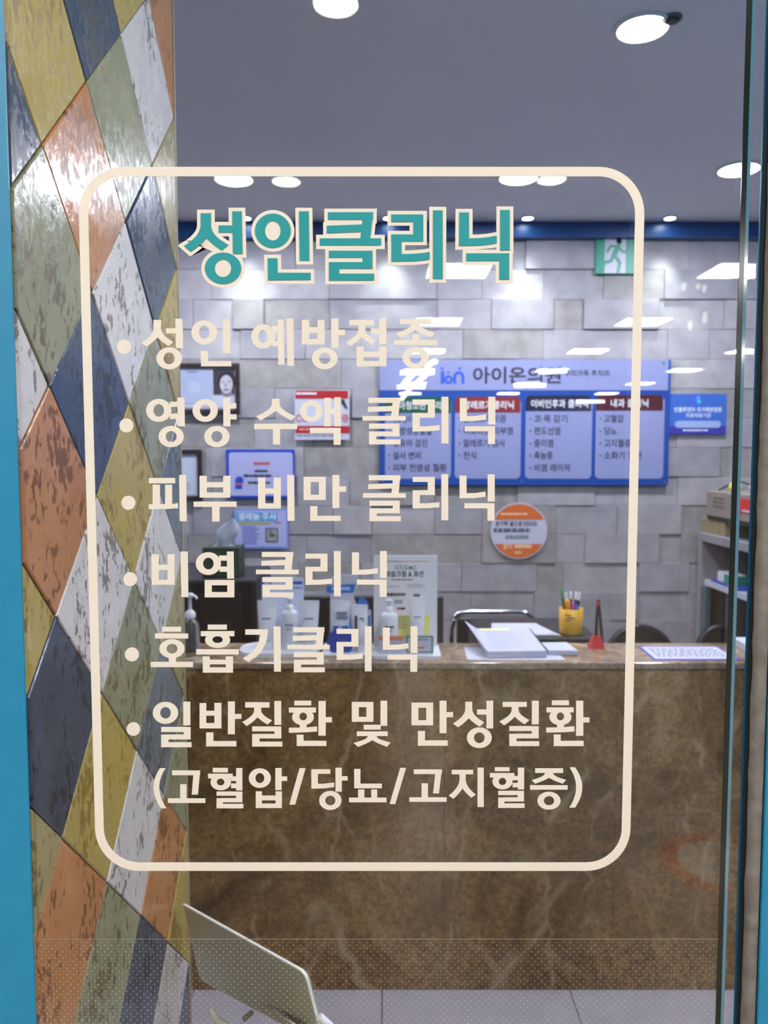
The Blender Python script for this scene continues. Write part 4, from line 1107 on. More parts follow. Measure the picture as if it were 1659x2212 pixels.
# small wall-washing spots along the back wall
for px, lab in ((530, 'first'), (840, 'second'), (1140, 'third'), (1447, 'fourth')):
    q = P(px, 480, 3.87)
    t = downlight('wall_spot', q.x, 3.87, CEIL, 0.026, emitter('spot_lens', (0.8, 0.95, 1.0), 40.0), '%s small ceiling spot from the left washing the stone wall' % lab, 'wall washing spots', 0, COOL, ring_w=0.006)
    l = light('spot_lamp', 'SPOT', (0, 0, 0), 26, (0.88, 1.0, 0.93), rot=(math.radians(5), 0, 0), spot_size=math.radians(64), spot_blend=1.0, shadow_soft_size=0.02)
    l.parent = t
    l.location = (0, 0, -0.01)

# a warmer downlight over the counter with a sensor beside it
for px, py, lab in ((1388, 58, 'large'),):
    q = PZ(px, py, CEIL)
    downlight('downlight', q.x, q.y, CEIL, 0.068, M_lens_w, '%s warm white round downlight above the counter beside a dark sensor' % lab, None, 9, WARM, ring_w=0.009)
q = PZ(1452, 38, CEIL)
t = thing('ceiling_sensor', (q.x, q.y, CEIL - 0.012), 'small dark round ceiling sensor beside the large warm downlight', 'sensor')
build('sensor_ring', MB().lathe(q.x, q.y, [(0.027, CEIL - 0.0005), (0.027, CEIL - 0.004), (0.022, CEIL - 0.006)], 24), mat('sensor_grey', srgb(96, 94, 92), 0.5), t)
build('sensor_body', MB().lathe(q.x, q.y, [(0.021, CEIL - 0.004), (0.020, CEIL - 0.010), (0.012, CEIL - 0.012)], 24), mat('sensor_brown', srgb(40, 34, 34), 0.4), t)

# corridor downlights that the glass mirrors
for px, py, rad, lab in ((618, 390, 0.09, 'left warm corridor downlight, mirrored just under the cream border'), (1192, 386, 0.09, 'right warm corridor downlight, mirrored just under the cream border'), (725, 4, 0.088, 'warm corridor downlight, mirrored at the very top of the glass')):
    q = mirror(PZ(px, py, MALL))
    downlight('downlight', q.x, q.y, MALL, rad, emitter('corridor_lens', (1.0, 0.95, 0.86), 60.0), lab, 'corridor downlights', 0, WARM, ring_w=0.018)

# ================================================================== ON THE BACK WALL
YW = BACK - 0.040          # face of things hung on the stone wall


def rect(x0, y0, x1, y1, y):
    a, b = P(x0, y0, y), P(x1, y1, y)
    return a.x, b.x, b.z, a.z


def slab(px, y, th):
    x0, x1, z0, z1 = rect(*px, y)
    return MB().box(x0, x1, y, y + th, z0, z1)


def patch(name, px, y, m, parent, rad=0.0, corners=None):
    """a flat printed or pasted area facing the window"""
    x0, x1, z0, z1 = rect(*px, y)
    if rad:
        k = rad * y / F
        pts = round_rect(x0, z0, x1, z1, k, 5)
        if corners == 'top':
            pts = pts[:12] + [(x0, z0), (x1, z0)]
        elif corners == 'bottom':
            pts = [(x1, z1), (x0, z1)] + pts[12:]
    else:
        pts = [(x0, z0), (x1, z0), (x1, z1), (x0, z1)]
    return build(name, MB().add([(a, y, b) for a, b in pts], [tuple(range(len(pts)))]), m, parent)


def ptext(body, x0, x1, base, hpx, y, m, parent, bold=0.012, name='printed_text'):
    q = P(x0, base, y)
    return printed(name, body, q.x, q.z, y, hpx * y / F, m, parent, 'LEFT', bold, (x1 - x0) * y / F)


def lines(px, n, y, m, parent, fill=0.55, name='print_lines', seed=1):
    """rows of print too small to read"""
    rr = random.Random(seed)
    x0, x1, z0, z1 = rect(*px, y)
    mb = MB()
    h_ = (z1 - z0) / n
    for i in range(n):
        zt = z1 - i * h_
        xe = x0
        end = x0 + (x1 - x0) * rr.uniform(0.7, 1.0)
        while xe < end:
            w = rr.uniform(0.05, 0.16) * (x1 - x0)
            mb.add([(xe, y, zt - h_ * fill), (min(xe + w, end), y, zt - h_ * fill), (min(xe + w, end), y, zt), (xe, y, zt)], [(0, 1, 2, 3)])
            xe += w + 0.018 * (x1 - x0)
    return build(name, mb, m, parent)


def pill(name, px, y, m, parent):
    return patch(name, px, y, m, parent, rad=(px[3] - px[1]) / 2 - 0.1)


# ---- the big blue notice board
board = build('clinic_signboard', slab((820, 777, 1443, 1048), YW, 0.012), M_boardblue, bevel=0.001,
              label='wide blue and white clinic notice board with four columns on the stone wall', cat='notice board')
y1, y2, y3 = YW - 0.0012, YW - 0.0022, YW - 0.0032
patch('header_band', (820, 777, 1443, 843), y1, M_boardwhite, board)
M_logo = mat('logo_blue', srgb(48, 88, 200), 0.5)
lg = patch('logo_dot', (952, 793, 958, 799), y2, M_logo, board, rad=2.9)
patch('logo_dot', (990, 793, 996, 799), y2, M_logo, board, rad=2.9)
patch('logo_dot', (966, 802, 971, 807), y2, M_logo, board, rad=2.4)
patch('logo_stem', (952, 802, 960, 829), y2, M_logo, board, rad=3)


def ringpatch(name, cx, cy, ro_, ri_, y, m, parent, a0=0, a1=360):
    n = 32
    mb = MB()
    pts = []
    for i in range(n + 1):
        a = math.radians(a0 + (a1 - a0) * i / n)
        for rr_ in (ro_, ri_):
            q_ = P(cx + rr_ * math.cos(a), cy - rr_ * math.sin(a), y)
            pts.append((q_.x, y, q_.z))
    return build(name, mb.add(pts, [(2 * i, 2 * i + 1, 2 * i + 3, 2 * i + 2) for i in range(n)]), m, parent)


ringpatch('logo_letter', 969, 820, 9.5, 4, y2, M_logo, board)
ringpatch('logo_letter', 991, 814, 12, 6, y2, M_logo, board, 0, 180)
patch('logo_stem', (979, 813, 985, 829), y2, M_logo, board)
patch('logo_stem', (997, 813, 1003, 829), y2, M_logo, board)
ptext('아이온의원', 1020, 1208, 825, 38, y2, M_ink, board, 0.02)
ptext('우리가족 주치의', 1218, 1314, 812, 15, y2, M_ink, board)
cols_ = [
    ((832, 858, 974, 892), srgb(16, 84, 52), '소아청소년 클리닉', 846, 966, ['성장 검사', '예방성장발달', '영유아 검진', '설사 변비', '피부 전염성 질환'], [(848, 888), (848, 933), (848, 922), (848, 908), (848, 964)]),
    ((983, 857, 1124, 891), srgb(128, 34, 38), '알레르기클리닉', 1000, 1108, ['알레르기비염', '아토피성 피부염', '알레르기 검사', '천식'], [(1000, 1090), (1000, 1106), (1000, 1090), (1000, 1028)]),
    ((1136, 854, 1277, 888), srgb(30, 22, 56), '이비인후과 클리닉', 1146, 1268, ['코·목 감기', '편도선염', '중이염', '축농증', '비염 레이저'], [(1153, 1224), (1153, 1209), (1153, 1194), (1153, 1193), (1153, 1229)]),
    ((1288, 853, 1432, 887), srgb(74, 16, 30), '내과 클리닉', 1318, 1398, ['고혈압', '당뇨', '고지혈증', '소화기 질환'], [(1304, 1346), (1304, 1331), (1304, 1362), (1304, 1386)]),
]
for k, (hp, hc, title, tx0, tx1, items, xs) in enumerate(cols_):
    patch('column_panel', (hp[0], hp[1] + 4, hp[2], 1034), y1, M_boardwhite, board, rad=10)
    patch('column_header', hp, y2, mat('header_%d' % k, hc, 0.4), board, rad=9, corners='top')
    ptext(title, tx0, tx1, hp[3] - 9, 19, y3, M_whiteink, board)
    for n, (it, (a, b_)) in enumerate(zip(items, xs)):
        by = 911 + n * 26.5
        ptext(it, a, b_, by, 18, y2, M_ink, board)
        patch('list_dot', (a - 9, by - 8, a - 5.5, by - 4.5), y2, M_ink, board, rad=1.6)
for cx, cy in ((1434, 784), (828, 1040), (1436, 1041), (1128, 1041)):
    q_ = P(cx, cy, YW)
    build('fixing_screw', MB().lathe(0, 0, [(0.004, 0), (0.004, 0.002), (0.0, 0.003)], 10) and MB().disc((q_.x, YW - 0.003, q_.z), 0.006, 'y', 12, 0.003), M_steel, board)

# ---- framed certificate with a portrait photo
M_wood = mottled('dark_wood_frame', srgb(48, 32, 28), srgb(36, 24, 22), 40, 0.45)
def framed(px, bw, label, cat):
    x0, x1, z0, z1 = rect(*px, YW)
    k = bw * YW / F
    t_ = thing('picture_frame', ((x0 + x1) / 2, YW, z0), label, cat)
    build('frame', MB().ring([(x0, YW - 0.008, z0), (x1, YW - 0.008, z0), (x1, YW - 0.008, z1), (x0, YW - 0.008, z1)],
                             [(x0 + k, YW - 0.008, z0 + k), (x1 - k, YW - 0.008, z0 + k), (x1 - k, YW - 0.008, z1 - k), (x0 + k, YW - 0.008, z1 - k)], (0, 0.026, 0)), M_wood, t_, bevel=0.0015)
    build('mount', MB().box(x0 + k, x1 - k, YW + 0.004, YW + 0.012, z0 + k, z1 - k), M_paper, t_)
    return t_
fr1 = framed((372, 785, 518, 893), 9, 'dark wooden frame with a certificate and a portrait photograph beside the tiled pillar', 'picture frame')
yy = YW + 0.003
patch('certificate', (381, 798, 459, 872), yy, mat('certificate_blue', srgb(168, 176, 204), 0.6), fr1)
ringpatch('seal', 419, 836, 13, 0.2, yy - 0.0006, mat('seal_pale', srgb(180, 188, 214), 0.6), fr1)
lines((404, 801, 432, 806), 1, yy - 0.0006, mat('grey_print', srgb(120, 128, 150), 0.7), fr1, 0.8)
pf = patch('photograph', (460, 797, 507, 853), yy, mat('photo_dark', srgb(62, 56, 62), 0.4), fr1)
ringpatch('portrait_shoulders', 490, 857, 15, 0.2, yy - 0.0005, mat('photo_grey', srgb(120, 116, 124), 0.5), fr1, 20, 160)
ringpatch('portrait_hair', 490, 824, 20, 0.2, yy - 0.0008, mat('photo_black', srgb(34, 30, 34), 0.5), fr1)
q_ = P(489, 830, yy)
build('portrait_face', MB().disc((q_.x, yy - 0.0011, q_.z), 0.033, 'y', 24, 0.0, 0.047), mat('photo_skin', srgb(190, 184, 196), 0.5), fr1)
fm = mat('photo_feature', srgb(120, 108, 118), 0.5)
for a, b_, c, d in ((479, 824, 484, 827), (492, 823, 498, 826), (486, 828, 489, 836), (482, 840, 495, 844)):
    patch('portrait_feature', (a, b_, c, d), yy - 0.0016, fm, fr1, rad=1.2)
lines((400, 880, 505, 884), 1, yy - 0.0006, mat('grey_print', srgb(120, 128, 150), 0.7), fr1, 0.4, seed=4)
fr2 = framed((340, 971, 437, 1080), 9, 'dark framed pale picture lower on the wall, half hidden by the tiled pillar', 'picture frame')
patch('picture', (352, 984, 424, 1068), yy, mat('pale_picture', srgb(196, 206, 224), 0.5), fr2)
lines((402, 1044, 412, 1062), 3, yy - 0.0006, mat('grey_print', srgb(120, 128, 150), 0.7), fr2, 0.3, seed=9)

# ---- posters
po = build('poster', slab((636, 844, 755, 950), YW + 0.006, 0.002), M_paper, label='white poster with red bands top and bottom left of the notice board', cat='poster')
M_red = mat('poster_red', srgb(170, 24, 34), 0.5)
yp = YW + 0.005
patch('top_band', (638, 844, 752, 861), yp, M_red, po)
lines((640, 848, 684, 853), 1, yp - 0.001, M_whiteink, po, 0.8, seed=2)
patch('bottom_band', (638, 920, 755, 936), yp, M_red, po)
lines((646, 925, 748, 931), 1, yp - 0.001, mat('pink_ink', srgb(220, 130, 130), 0.6), po, 0.8, seed=3)
lines((640, 939, 750, 946), 1, yp, mat('grey_print', srgb(120, 128, 150), 0.7), po, 0.5, seed=5)
M_rose = mat('poster_rose', srgb(196, 92, 104), 0.6)
ptext('CO', 638, 666, 911, 22, yp, M_rose, po, 0.02)
ptext('증', 736, 753, 911, 20, yp, M_rose, po, 0.02)
q_ = P(742, 872, yp)
build('syringe_print', MB().add([(q_.x + a * .0024, yp, q_.z + b_ * .0024) for a, b_ in ((-5, 8), (1, 10), (9, -10), (5, -12), (-6, 2))], [(0, 1, 2, 3, 4)]), M_ink, po)

po = build('poster', slab((488, 971, 637, 1076), YW + 0.004, 0.004), mat('poster_blue', srgb(30, 60, 190), 0.4), label='notice with a thick dark blue border and small text left of the board', cat='poster')
yp = YW + 0.003
patch('sheet', (494, 977, 633, 1071), yp, mat('sheet_lilac', srgb(172, 176, 220), 0.5), po, rad=6)
lines((548, 998, 585, 1005), 1, yp - 0.001, mat('red_ink', srgb(200, 80, 90), 0.6), po, 0.9, seed=6)
lines((550, 1015, 586, 1022), 1, yp - 0.001, M_ink, po, 0.75, seed=7)
lines((526, 1025, 606, 1032), 1, yp - 0.001, M_ink, po, 0.75, seed=8)
lines((536, 1040, 592, 1047), 1, yp - 0.001, M_ink, po, 0.75, seed=9)
ringpatch('emblem', 517, 1038, 9, 0.2, yp - 0.001, mat('emblem_blue', srgb(40, 70, 190), 0.5), po)
patch('emblem_base', (508, 1042, 523, 1056), yp - 0.001, mat('emblem_blue', srgb(40, 70, 190), 0.5), po)
patch('emblem_band', (509, 1043, 525, 1047), yp - 0.0016, mat('emblem_red', srgb(190, 110, 110), 0.5), po)

po = build('poster', slab((505, 1100, 623, 1185), YW + 0.006, 0.002), mat('poster_paleblue', srgb(122, 148, 232), 0.5), label='pale blue 셀레늄 주사 poster with a grey element tile', cat='poster')
yp = YW + 0.005
patch('sheet', (508, 1103, 619, 1181), yp, mat('sheet_lilac', srgb(172, 176, 220), 0.5), po)
patch('title_band', (510, 1107, 600, 1126), yp - 0.0008, mat('title_blue', srgb(96, 160, 216), 0.5), po)
ptext('셀레늄 주사', 514, 597, 1122, 17, yp - 0.0016, M_whiteink, po, 0.015)
patch('yellow_line', (517, 1128, 584, 1133), yp - 0.0008, mat('olive_line', srgb(170, 160, 90), 0.6), po)
lines((592, 1128, 608, 1132), 1, yp - 0.0008, mat('red_ink', srgb(200, 80, 90), 0.6), po, 0.6, seed=2)
lines((523, 1137, 562, 1178), 8, yp - 0.0008, mat('blue_ink', srgb(84, 104, 196), 0.6), po, 0.5, seed=13)
patch('element_tile', (573, 1140, 601, 1172), yp - 0.0008, mat('tile_grey', srgb(96, 96, 104), 0.5), po, rad=4)
patch('element_tile_inner', (576, 1143, 598, 1169), yp - 0.0014, mat('tile_grey_light', srgb(150, 150, 158), 0.5), po, rad=3)
ptext('Se', 582, 593, 1159, 12, yp - 0.002, M_ink, po, 0.03)
ptext('34', 582, 588, 1149, 6, yp - 0.002, M_ink, po)

po = build('poster', slab((1447, 851, 1568, 938), YW + 0.006, 0.002), mat('poster_sky', srgb(46, 98, 190), 0.5), label='light blue printed notice right of the notice board', cat='poster')
yp = YW + 0.005
for da, dc, cc in ((-5, 0, (70, 90, 240)), (4, 3, (60, 190, 230)), (2, -5, (80, 150, 240))):
    ringpatch('emblem', 1506 + da, 864 + dc, 4.5, 0.1, yp, mat('emblem_%d' % cc[1], srgb(*cc), 0.5), po)
ptext('인플루엔자 국가예방접종', 1456, 1558, 889, 11, yp, M_whiteink, po, 0.015)
ptext('지정의료기관', 1481, 1535, 901, 10, yp, M_whiteink, po, 0.01)
patch('bottom_band', (1447, 920, 1568, 938), yp, mat('band_violet', srgb(46, 46, 160), 0.5), po)
pill('grey_pill', (1458, 909, 1557, 924), yp - 0.0008, mat('pill_grey', srgb(150, 170, 214), 0.5), po)
lines((1475, 928, 1545, 933), 1, yp - 0.0008, M_whiteink, po, 0.6, seed=3)

# ---- green exit sign high on the stone wall
ye = YW
xa0, xa1, za0, za1 = rect(1288, 505, 1373, 591, ye)
t = thing('exit_sign', ((xa0 + xa1) / 2, ye, za0), 'green running man exit sign high on the stone wall', 'exit sign')
m_exg = mat('exit_green', srgb(20, 146, 118), 0.4)
m_exw = mat('exit_white', srgb(190, 192, 206), 0.4)
build('green_face', MB().box(xa0, xa1, ye, ye + .02, za0, za1), m_exg, t, bevel=.001)
patch('white_door', (1307, 515, 1351, 590), ye - .001, m_exw, t)


def limb(pts, w, d):
    mb = MB()
    vv = [P(a, b_, ye - .001) for a, b_ in pts]
    k = ye / F
    for i, c in enumerate(vv):
        mb.disc((c.x, ye - d, c.z), w * k / 2, 'y', 12)
    for i in range(len(vv) - 1):
        e = (vv[i + 1] - vv[i]); e.y = 0; e.normalize()
        n_ = Vector((-e.z, 0, e.x)) * w * k / 2
        mb.add([(q_.x, ye - d - .0002, q_.z) for q_ in (vv[i] - n_, vv[i + 1] - n_, vv[i + 1] + n_, vv[i] + n_)], [(0, 1, 2, 3)])
    return build('running_man', mb, m_exg, t)


limb([(1337, 521), (1337.5, 521.5)], 12, .0016)
limb([(1335, 533), (1326, 552)], 11, .0020)
limb([(1338, 534), (1343, 543), (1352, 545)], 5, .0026)
limb([(1331, 532), (1319, 532), (1312, 543)], 5, .0032)
limb([(1329, 553), (1339, 567), (1335, 586)], 6.5, .0038)
limb([(1325, 553), (1319, 564), (1307, 567), (1297, 583)], 6.5, .0044)

# round orange and white sticker
q_ = P(1121, 1147, YW + 0.006)
rad_ = 59 * YW / F
st_ = build('round_sticker', MB().disc((q_.x, YW + 0.006, q_.z), rad_ * 1.045, 'y', 64, 0.002), M_paper, label='round orange and white notice sticker on the stone wall', cat='sticker')
yp = YW + 0.005
def seg(za, zb, m, name):
    pts = []
    n = 24
    a0_, a1_ = math.asin(za), math.asin(zb)
    for i in range(n + 1):
        a = a0_ + (a1_ - a0_) * i / n
        pts.append((q_.x + rad_ * math.cos(a), yp, q_.z + rad_ * math.sin(a)))
    for i in range(n, -1, -1):
        a = a0_ + (a1_ - a0_) * i / n
        pts.append((q_.x - rad_ * math.cos(a), yp, q_.z + rad_ * math.sin(a)))
    build(name, MB().add(pts, [tuple(range(len(pts)))]), m, st_)
M_or = mat('sticker_orange', srgb(206, 104, 44), 0.5)
seg(0.42, 0.999, M_or, 'top_segment')
seg(-0.999, -0.48, M_or, 'bottom_segment')
lines((1082, 1108, 1156, 1114), 1, yp - 0.001, mat('pale_orange', srgb(240, 190, 150), 0.6), st_, 0.8, seed=3)
ptext('손가락 끝으로', 1070, 1128, 1136, 13, yp, M_ink, st_, 0.02)
lines((1130, 1126, 1172, 1137), 1, yp, mat('grey_print', srgb(120, 128, 150), 0.7), st_, 0.9, seed=31)
lines((1066, 1141, 1176, 1152), 1, yp, mat('grey_dark', srgb(86, 90, 110), 0.7), st_, 0.8, seed=32)
lines((1092, 1156, 1150, 1166), 1, yp, mat('grey_print', srgb(120, 128, 150), 0.7), st_, 0.8, seed=33)
ptext('클릭', 1086, 1106, 1185, 12, yp - 0.001, mat('pale_orange', srgb(240, 190, 150), 0.6), st_, 0.02)
lines((1112, 1176, 1154, 1186), 1, yp - 0.001, mat('pale_orange', srgb(240, 190, 150), 0.6), st_, 0.8, seed=35)
lines((1112, 1191, 1130, 1197), 1, yp - 0.001, mat('pale_orange', srgb(240, 190, 150), 0.6), st_, 0.8, seed=36)

# ================================================================== ON AND BEHIND THE COUNTER
def zt(py, y):
    return P(829, py, y).z


# --- clear pump bottle at the pillar
Yb = 2.36
cx = led(412, 1400, Yb)
t = thing('pump_bottle', (cx, Yb, CT), 'clear sanitizer bottle with a white pump beside the tiled pillar', 'bottle')
m_clear = mat('clear_bottle', (0.75, 0.8, 0.85, 1), 0.06, trans=0.92)
zz = zt(1335, Yb)
build('bottle_body', MB().lathe(cx, Yb, [(0.026, CT), (0.028, CT + 0.005), (0.028, zz - 0.02), (0.022, zz - 0.008), (0.013, zz)], 24), m_clear, t)
build('collar', MB().lathe(cx, Yb, [(0.0155, zz), (0.0165, zz + 0.004), (0.0165, zz + 0.016), (0.009, zz + 0.024), (0.006, zz + 0.026)], 20), M_white, t)
zp = zt(1283, Yb)
build('pump_head', MB().lathe(cx, Yb, [(0.0055, zz + 0.02), (0.0055, zp - 0.012), (0.012, zp - 0.010), (0.013, zp - 0.002), (0.009, zp + 0.002)], 18).tube([(cx, Yb, zp - 0.005), (cx + 0.018, Yb - 0.01, zp - 0.005), (cx + 0.026, Yb - 0.014, zp - 0.012)], 0.0042, 8), M_white, t)
build('dip_tube', MB().tube([(cx, Yb, zz), (cx + 0.004, Yb, CT + 0.01)], 0.003, 8), M_white, t)

# --- black machine and tissue box
Ym = 2.62
x0, x1 = P(405, 1300, Ym).x - 0.12, P(553, 1300, Ym).x
zb_ = zt(1252, Ym)
t = thing('desktop_printer', ((x0 + x1) / 2, Ym + 0.15, 0.73), 'black desktop machine behind the counter under the green tissue box', 'printer')
build('housing', MB().box(x0, x1, Ym, Ym + 0.36, 0.73, zb_), M_black, t, bevel=0.014, segs=3)
build('front_panel', MB().box(x0 + 0.15, x1 - 0.05, Ym - 0.004, Ym + 0.01, 0.95, zb_ - 0.05), mat('dark_panel', srgb(38, 36, 36), 0.35), t, bevel=0.004)
Yt = Ym + 0.06
x0, x1 = P(437, 1200, Yt).x, P(516, 1200, Yt).x
zt1 = zt(1183, Yt)
t = thing('tissue_box', ((x0 + x1) / 2, Yt + 0.06, zb_), 'dark green tissue box with a white tissue pulled up', 'tissue box')
build('carton', MB().box(x0, x1, Yt, Yt + 0.115, zb_, zt1), mottled('green_carton', srgb(52, 70, 54), srgb(42, 58, 44), 60, 0.6), t, bevel=0.002)
build('opening', MB().disc(((x0 + x1) / 2, Yt + 0.057, zt1 + 0.0006), 0.04, 'z', 24, 0.0, 0.022), mat('film_white', srgb(200, 206, 214), 0.3), t)
cx, cy = (x0 + x1) / 2 + 0.0, Yt + 0.057
zq = zt(1125, Yt)
rings = []
for k, (w_, d_, dx_) in enumerate(((0.022, 0.012, -0.004), (0.030, 0.018, 0.0), (0.034, 0.020, 0.008), (0.036, 0.014, 0.016), (0.026, 0.008, 0.026), (0.008, 0.004, 0.032))):
    z_ = zt1 + (zq - zt1) * k / 5
    rings.append([(cx + dx_ + w_ * math.cos(a) * (1 + 0.28 * math.sin(3 * a + k)), cy + d_ * math.sin(a) * (1 + 0.3 * math.cos(4 * a + k)), z_ + 0.004 * math.sin(2 * a + k)) for a in [2 * math.pi * i / 20 for i in range(20)]])
build('tissue', MB().loft(rings), M_paper, t)

# --- monitor seen from behind
Yn = 2.72
x0, x1 = P(655, 1330, Yn).x, P(958, 1330, Yn).x
zm1 = zt(1289, Yn)
t = thing('computer_monitor', ((x0 + x1) / 2, Yn, 0.73), 'wide black monitor back behind the skin cream displays', 'monitor')
build('screen_back', MB().box(x0, x1, Yn, Yn + 0.03, zm1 - 0.29, zm1), M_black, t, bevel=0.006)
build('stand_neck', MB().box((x0 + x1) / 2 - 0.03, (x0 + x1) / 2 + 0.03, Yn - 0.02, Yn + 0.004, 0.74, zm1 - 0.1), M_black, t, bevel=0.003)
build('stand_foot', MB().box((x0 + x1) / 2 - 0.11, (x0 + x1) / 2 + 0.11, Yn - 0.09, Yn + 0.08, 0.73, 0.742), M_black, t, bevel=0.003)


# --- skin-care products
def tube_product(px0, px1, ptop, y, label, body, cap, zbase=None, printm=None, tilt=0.0, capfrac=0.16, group=None, vertical=False, loc_label=None):
    zbase = CT if zbase is None else zbase
    xa_, xb_ = P(px0, 1350, y).x, P(px1, 1350, y).x
    cx_, w_ = (xa_ + xb_) / 2, (xb_ - xa_) / 2
    ztop_ = zt(ptop, y)
    hgt = ztop_ - zbase
    t_ = thing('cream_tube', (cx_, y, zbase), label, 'cream tube', group)
    def sh(z):
        return tilt * (z - zbase)
    n = 28
    def el(rx, ry, z):
        return [(cx_ + sh(z) + rx * math.cos(2 * math.pi * i / n), y + ry * math.sin(2 * math.pi * i / n), z) for i in range(n)]
    zc = zbase + hgt * capfrac
    build('cap', MB().loft([el(w_ * .66, w_ * .66, zbase), el(w_ * .7, w_ * .7, zbase + 0.003), el(w_ * .7, w_ * .7, zc)]), cap, t_)
    b = build('tube_body', MB().loft([el(w_ * .62, w_ * .62, zc), el(w_ * .80, w_ * .78, zc + hgt * .05), el(w_ * .88, w_ * .6, zbase + hgt * .5),
                                      el(w_ * .96, w_ * .25, zbase + hgt * .8), el(w_ * .99, 0.0022, zbase + hgt * .92), el(w_, 0.0018, ztop_)]), body, t_)
    if printm:
        yf = y - w_ * .62
        if vertical:
            build('print_mark', MB().box(cx_ + sh(zbase + hgt * .6) - w_ * .5, cx_ + sh(zbase + hgt * .6) - w_ * .25, yf + 0.0, yf + 0.004, zbase + hgt * .45, zbase + hgt * .78), printm, t_)
            for kk in range(3):
                build('print_mark', MB().box(cx_ + sh(zbase + hgt * .6), cx_ + sh(zbase + hgt * .6) + w_ * .5, yf + 0.006, yf + 0.012, zbase + hgt * (.7 - kk * .06), zbase + hgt * (.72 - kk * .06)), printm, t_)
        else:
            build('print_mark', MB().box(cx_ - w_ * .45, cx_ + w_ * .45, yf + 0.004, yf + 0.012, zbase + hgt * .63, zbase + hgt * .655), printm, t_)
    return t_


def pump_product(px0, px1, ptop, y, label, zbase=None, printm=None, group=None, ink=None):
    zbase = CT if zbase is None else zbase
    xa_, xb_ = P(px0, 1350, y).x, P(px1, 1350, y).x
    cx_, w_ = (xa_ + xb_) / 2, (xb_ - xa_) / 2
    hgt = zt(ptop, y) - zbase
    t_ = thing('lotion_bottle', (cx_, y, zbase), label, 'bottle', group)
    build('bottle_body', MB().lathe(cx_, y, [(w_ * .93, zbase), (w_, zbase + 0.004), (w_, zbase + hgt * .66), (w_ * .86, zbase + hgt * .73), (w_ * .5, zbase + hgt * .76)], 28, 1.0, 0.8), M_white, t_)
    build('pump_collar', MB().lathe(cx_, y, [(w_ * .48, zbase + hgt * .75), (w_ * .48, zbase + hgt * .84), (w_ * .2, zbase + hgt * .86)], 20), M_white, t_)
    build('pump_head', MB().lathe(cx_, y, [(w_ * .15, zbase + hgt * .84), (w_ * .15, zbase + hgt * .93), (w_ * .42, zbase + hgt * .95), (w_ * .42, zbase + hgt * .99), (w_ * .2, zbase + hgt)], 18), M_white, t_)
    if printm:
        build('print_mark', MB().box(cx_ - w_ * .5, cx_ + w_ * .5, y - w_ * .8 - 0.0006, y - w_ * .6, zbase + hgt * .47, zbase + hgt * .50), printm, t_)
        build('print_mark', MB().box(cx_ - w_ * .35, cx_ + w_ * .3, y - w_ * .8 - 0.0006, y - w_ * .6, zbase + hgt * .40, zbase + hgt * .415), printm, t_)
    return t_


M_grayink = mat('product_ink', srgb(130, 140, 170), 0.6)
M_cream = mat('product_white', srgb(226, 227, 234), 0.35)
# first display stand
Ys = 2.35
x0, x1 = led(520, 1400, Ys), led(692, 1400, Ys)
t = thing('display_stand', ((x0 + x1) / 2, Ys, CT), 'white oval display base with a pale card holding three cream products', 'display stand')
build('base_plate', MB().prism([(x, y_, CT) for x, y_ in round_rect(x0, Ys - 0.075, x1, Ys + 0.075, 0.06, 8)], (0, 0, 0.012)), M_white, t)
xa_, xb_ = led(566, 1300, Ys + .06), led(656, 1300, Ys + .06)
build('back_card', MB().box(xa_, xb_, Ys + 0.058, Ys + 0.061, CT + 0.012, zt(1248, Ys + .06)), mat('card_paleblue', srgb(206, 214, 236), 0.5), t)
cyy = Ys + 0.0572
m_bluei = mat('card_ink', srgb(60, 80, 180), 0.6)
patch('card_print', (633, 1256, 653, 1262), cyy, m_bluei, t)
patch('card_print', (630, 1268, 653, 1272), cyy, mat('card_ink2', srgb(140, 160, 220), 0.6), t)
q1 = [P(a, b_, cyy) for a, b_ in ((564, 1264), (574, 1240), (582, 1246), (586, 1262), (576, 1256))]
build('card_logo', MB().prism([(v.x, cyy, v.z) for v in q1], (0, 0.003, 0)), m_bluei, t)
zb2 = CT + 0.012
tube_product(556, 598, 1297, Ys - 0.01, 'white cream tube on the left of the oval display base', M_cream, M_white, zb2, M_grayink, group='skin care products')
pump_product(609, 643, 1290, Ys - 0.01, 'white pump bottle between two tubes on the oval display base', zb2, M_grayink, group='skin care products')
tube_product(647, 690, 1297, Ys - 0.01, 'white cream tube on the right of the oval display base', M_cream, M_white, zb2, M_grayink, group='skin care products')

# second display: shaped card with blue header and round blue foot
Ys = 2.35
x0, x1 = led(698, 1400, Ys), led(799, 1400, Ys)
t = thing('display_stand', ((x0 + x1) / 2, Ys, CT), 'grey shaped card display with a blue header and round blue foot', 'display stand')
build('base_plate', MB().box(x0, x1, Ys - 0.07, Ys + 0.07, CT, CT + 0.010), M_white, t, bevel=0.003)
yc = Ys + 0.05
pts = [P(a, b_, yc) for a, b_ in ((712, 1395), (714, 1250), (722, 1242), (772, 1242), (776, 1252), (764, 1290), (772, 1312), (802, 1318), (804, 1395))]
build('back_card', MB().prism([(v.x, yc, max(v.z, CT + 0.010)) for v in pts], (0, 0.004, 0)), mat('card_grey', srgb(190, 190, 200), 0.5), t)
pts = [P(a, b_, yc - 0.002) for a, b_ in ((705, 1266), (768, 1261), (764, 1280), (706, 1281))]
build('header_strip', MB().prism([(v.x, yc - 0.002, v.z) for v in pts], (0, 0.0015, 0)), mat('header_blue', srgb(40, 110, 190), 0.5), t)
patch('header_print', (716, 1268, 756, 1275), yc - 0.0026, mat('header_ink', srgb(150, 190, 230), 0.6), t)
q_ = P(735, 1378, Ys - 0.06)
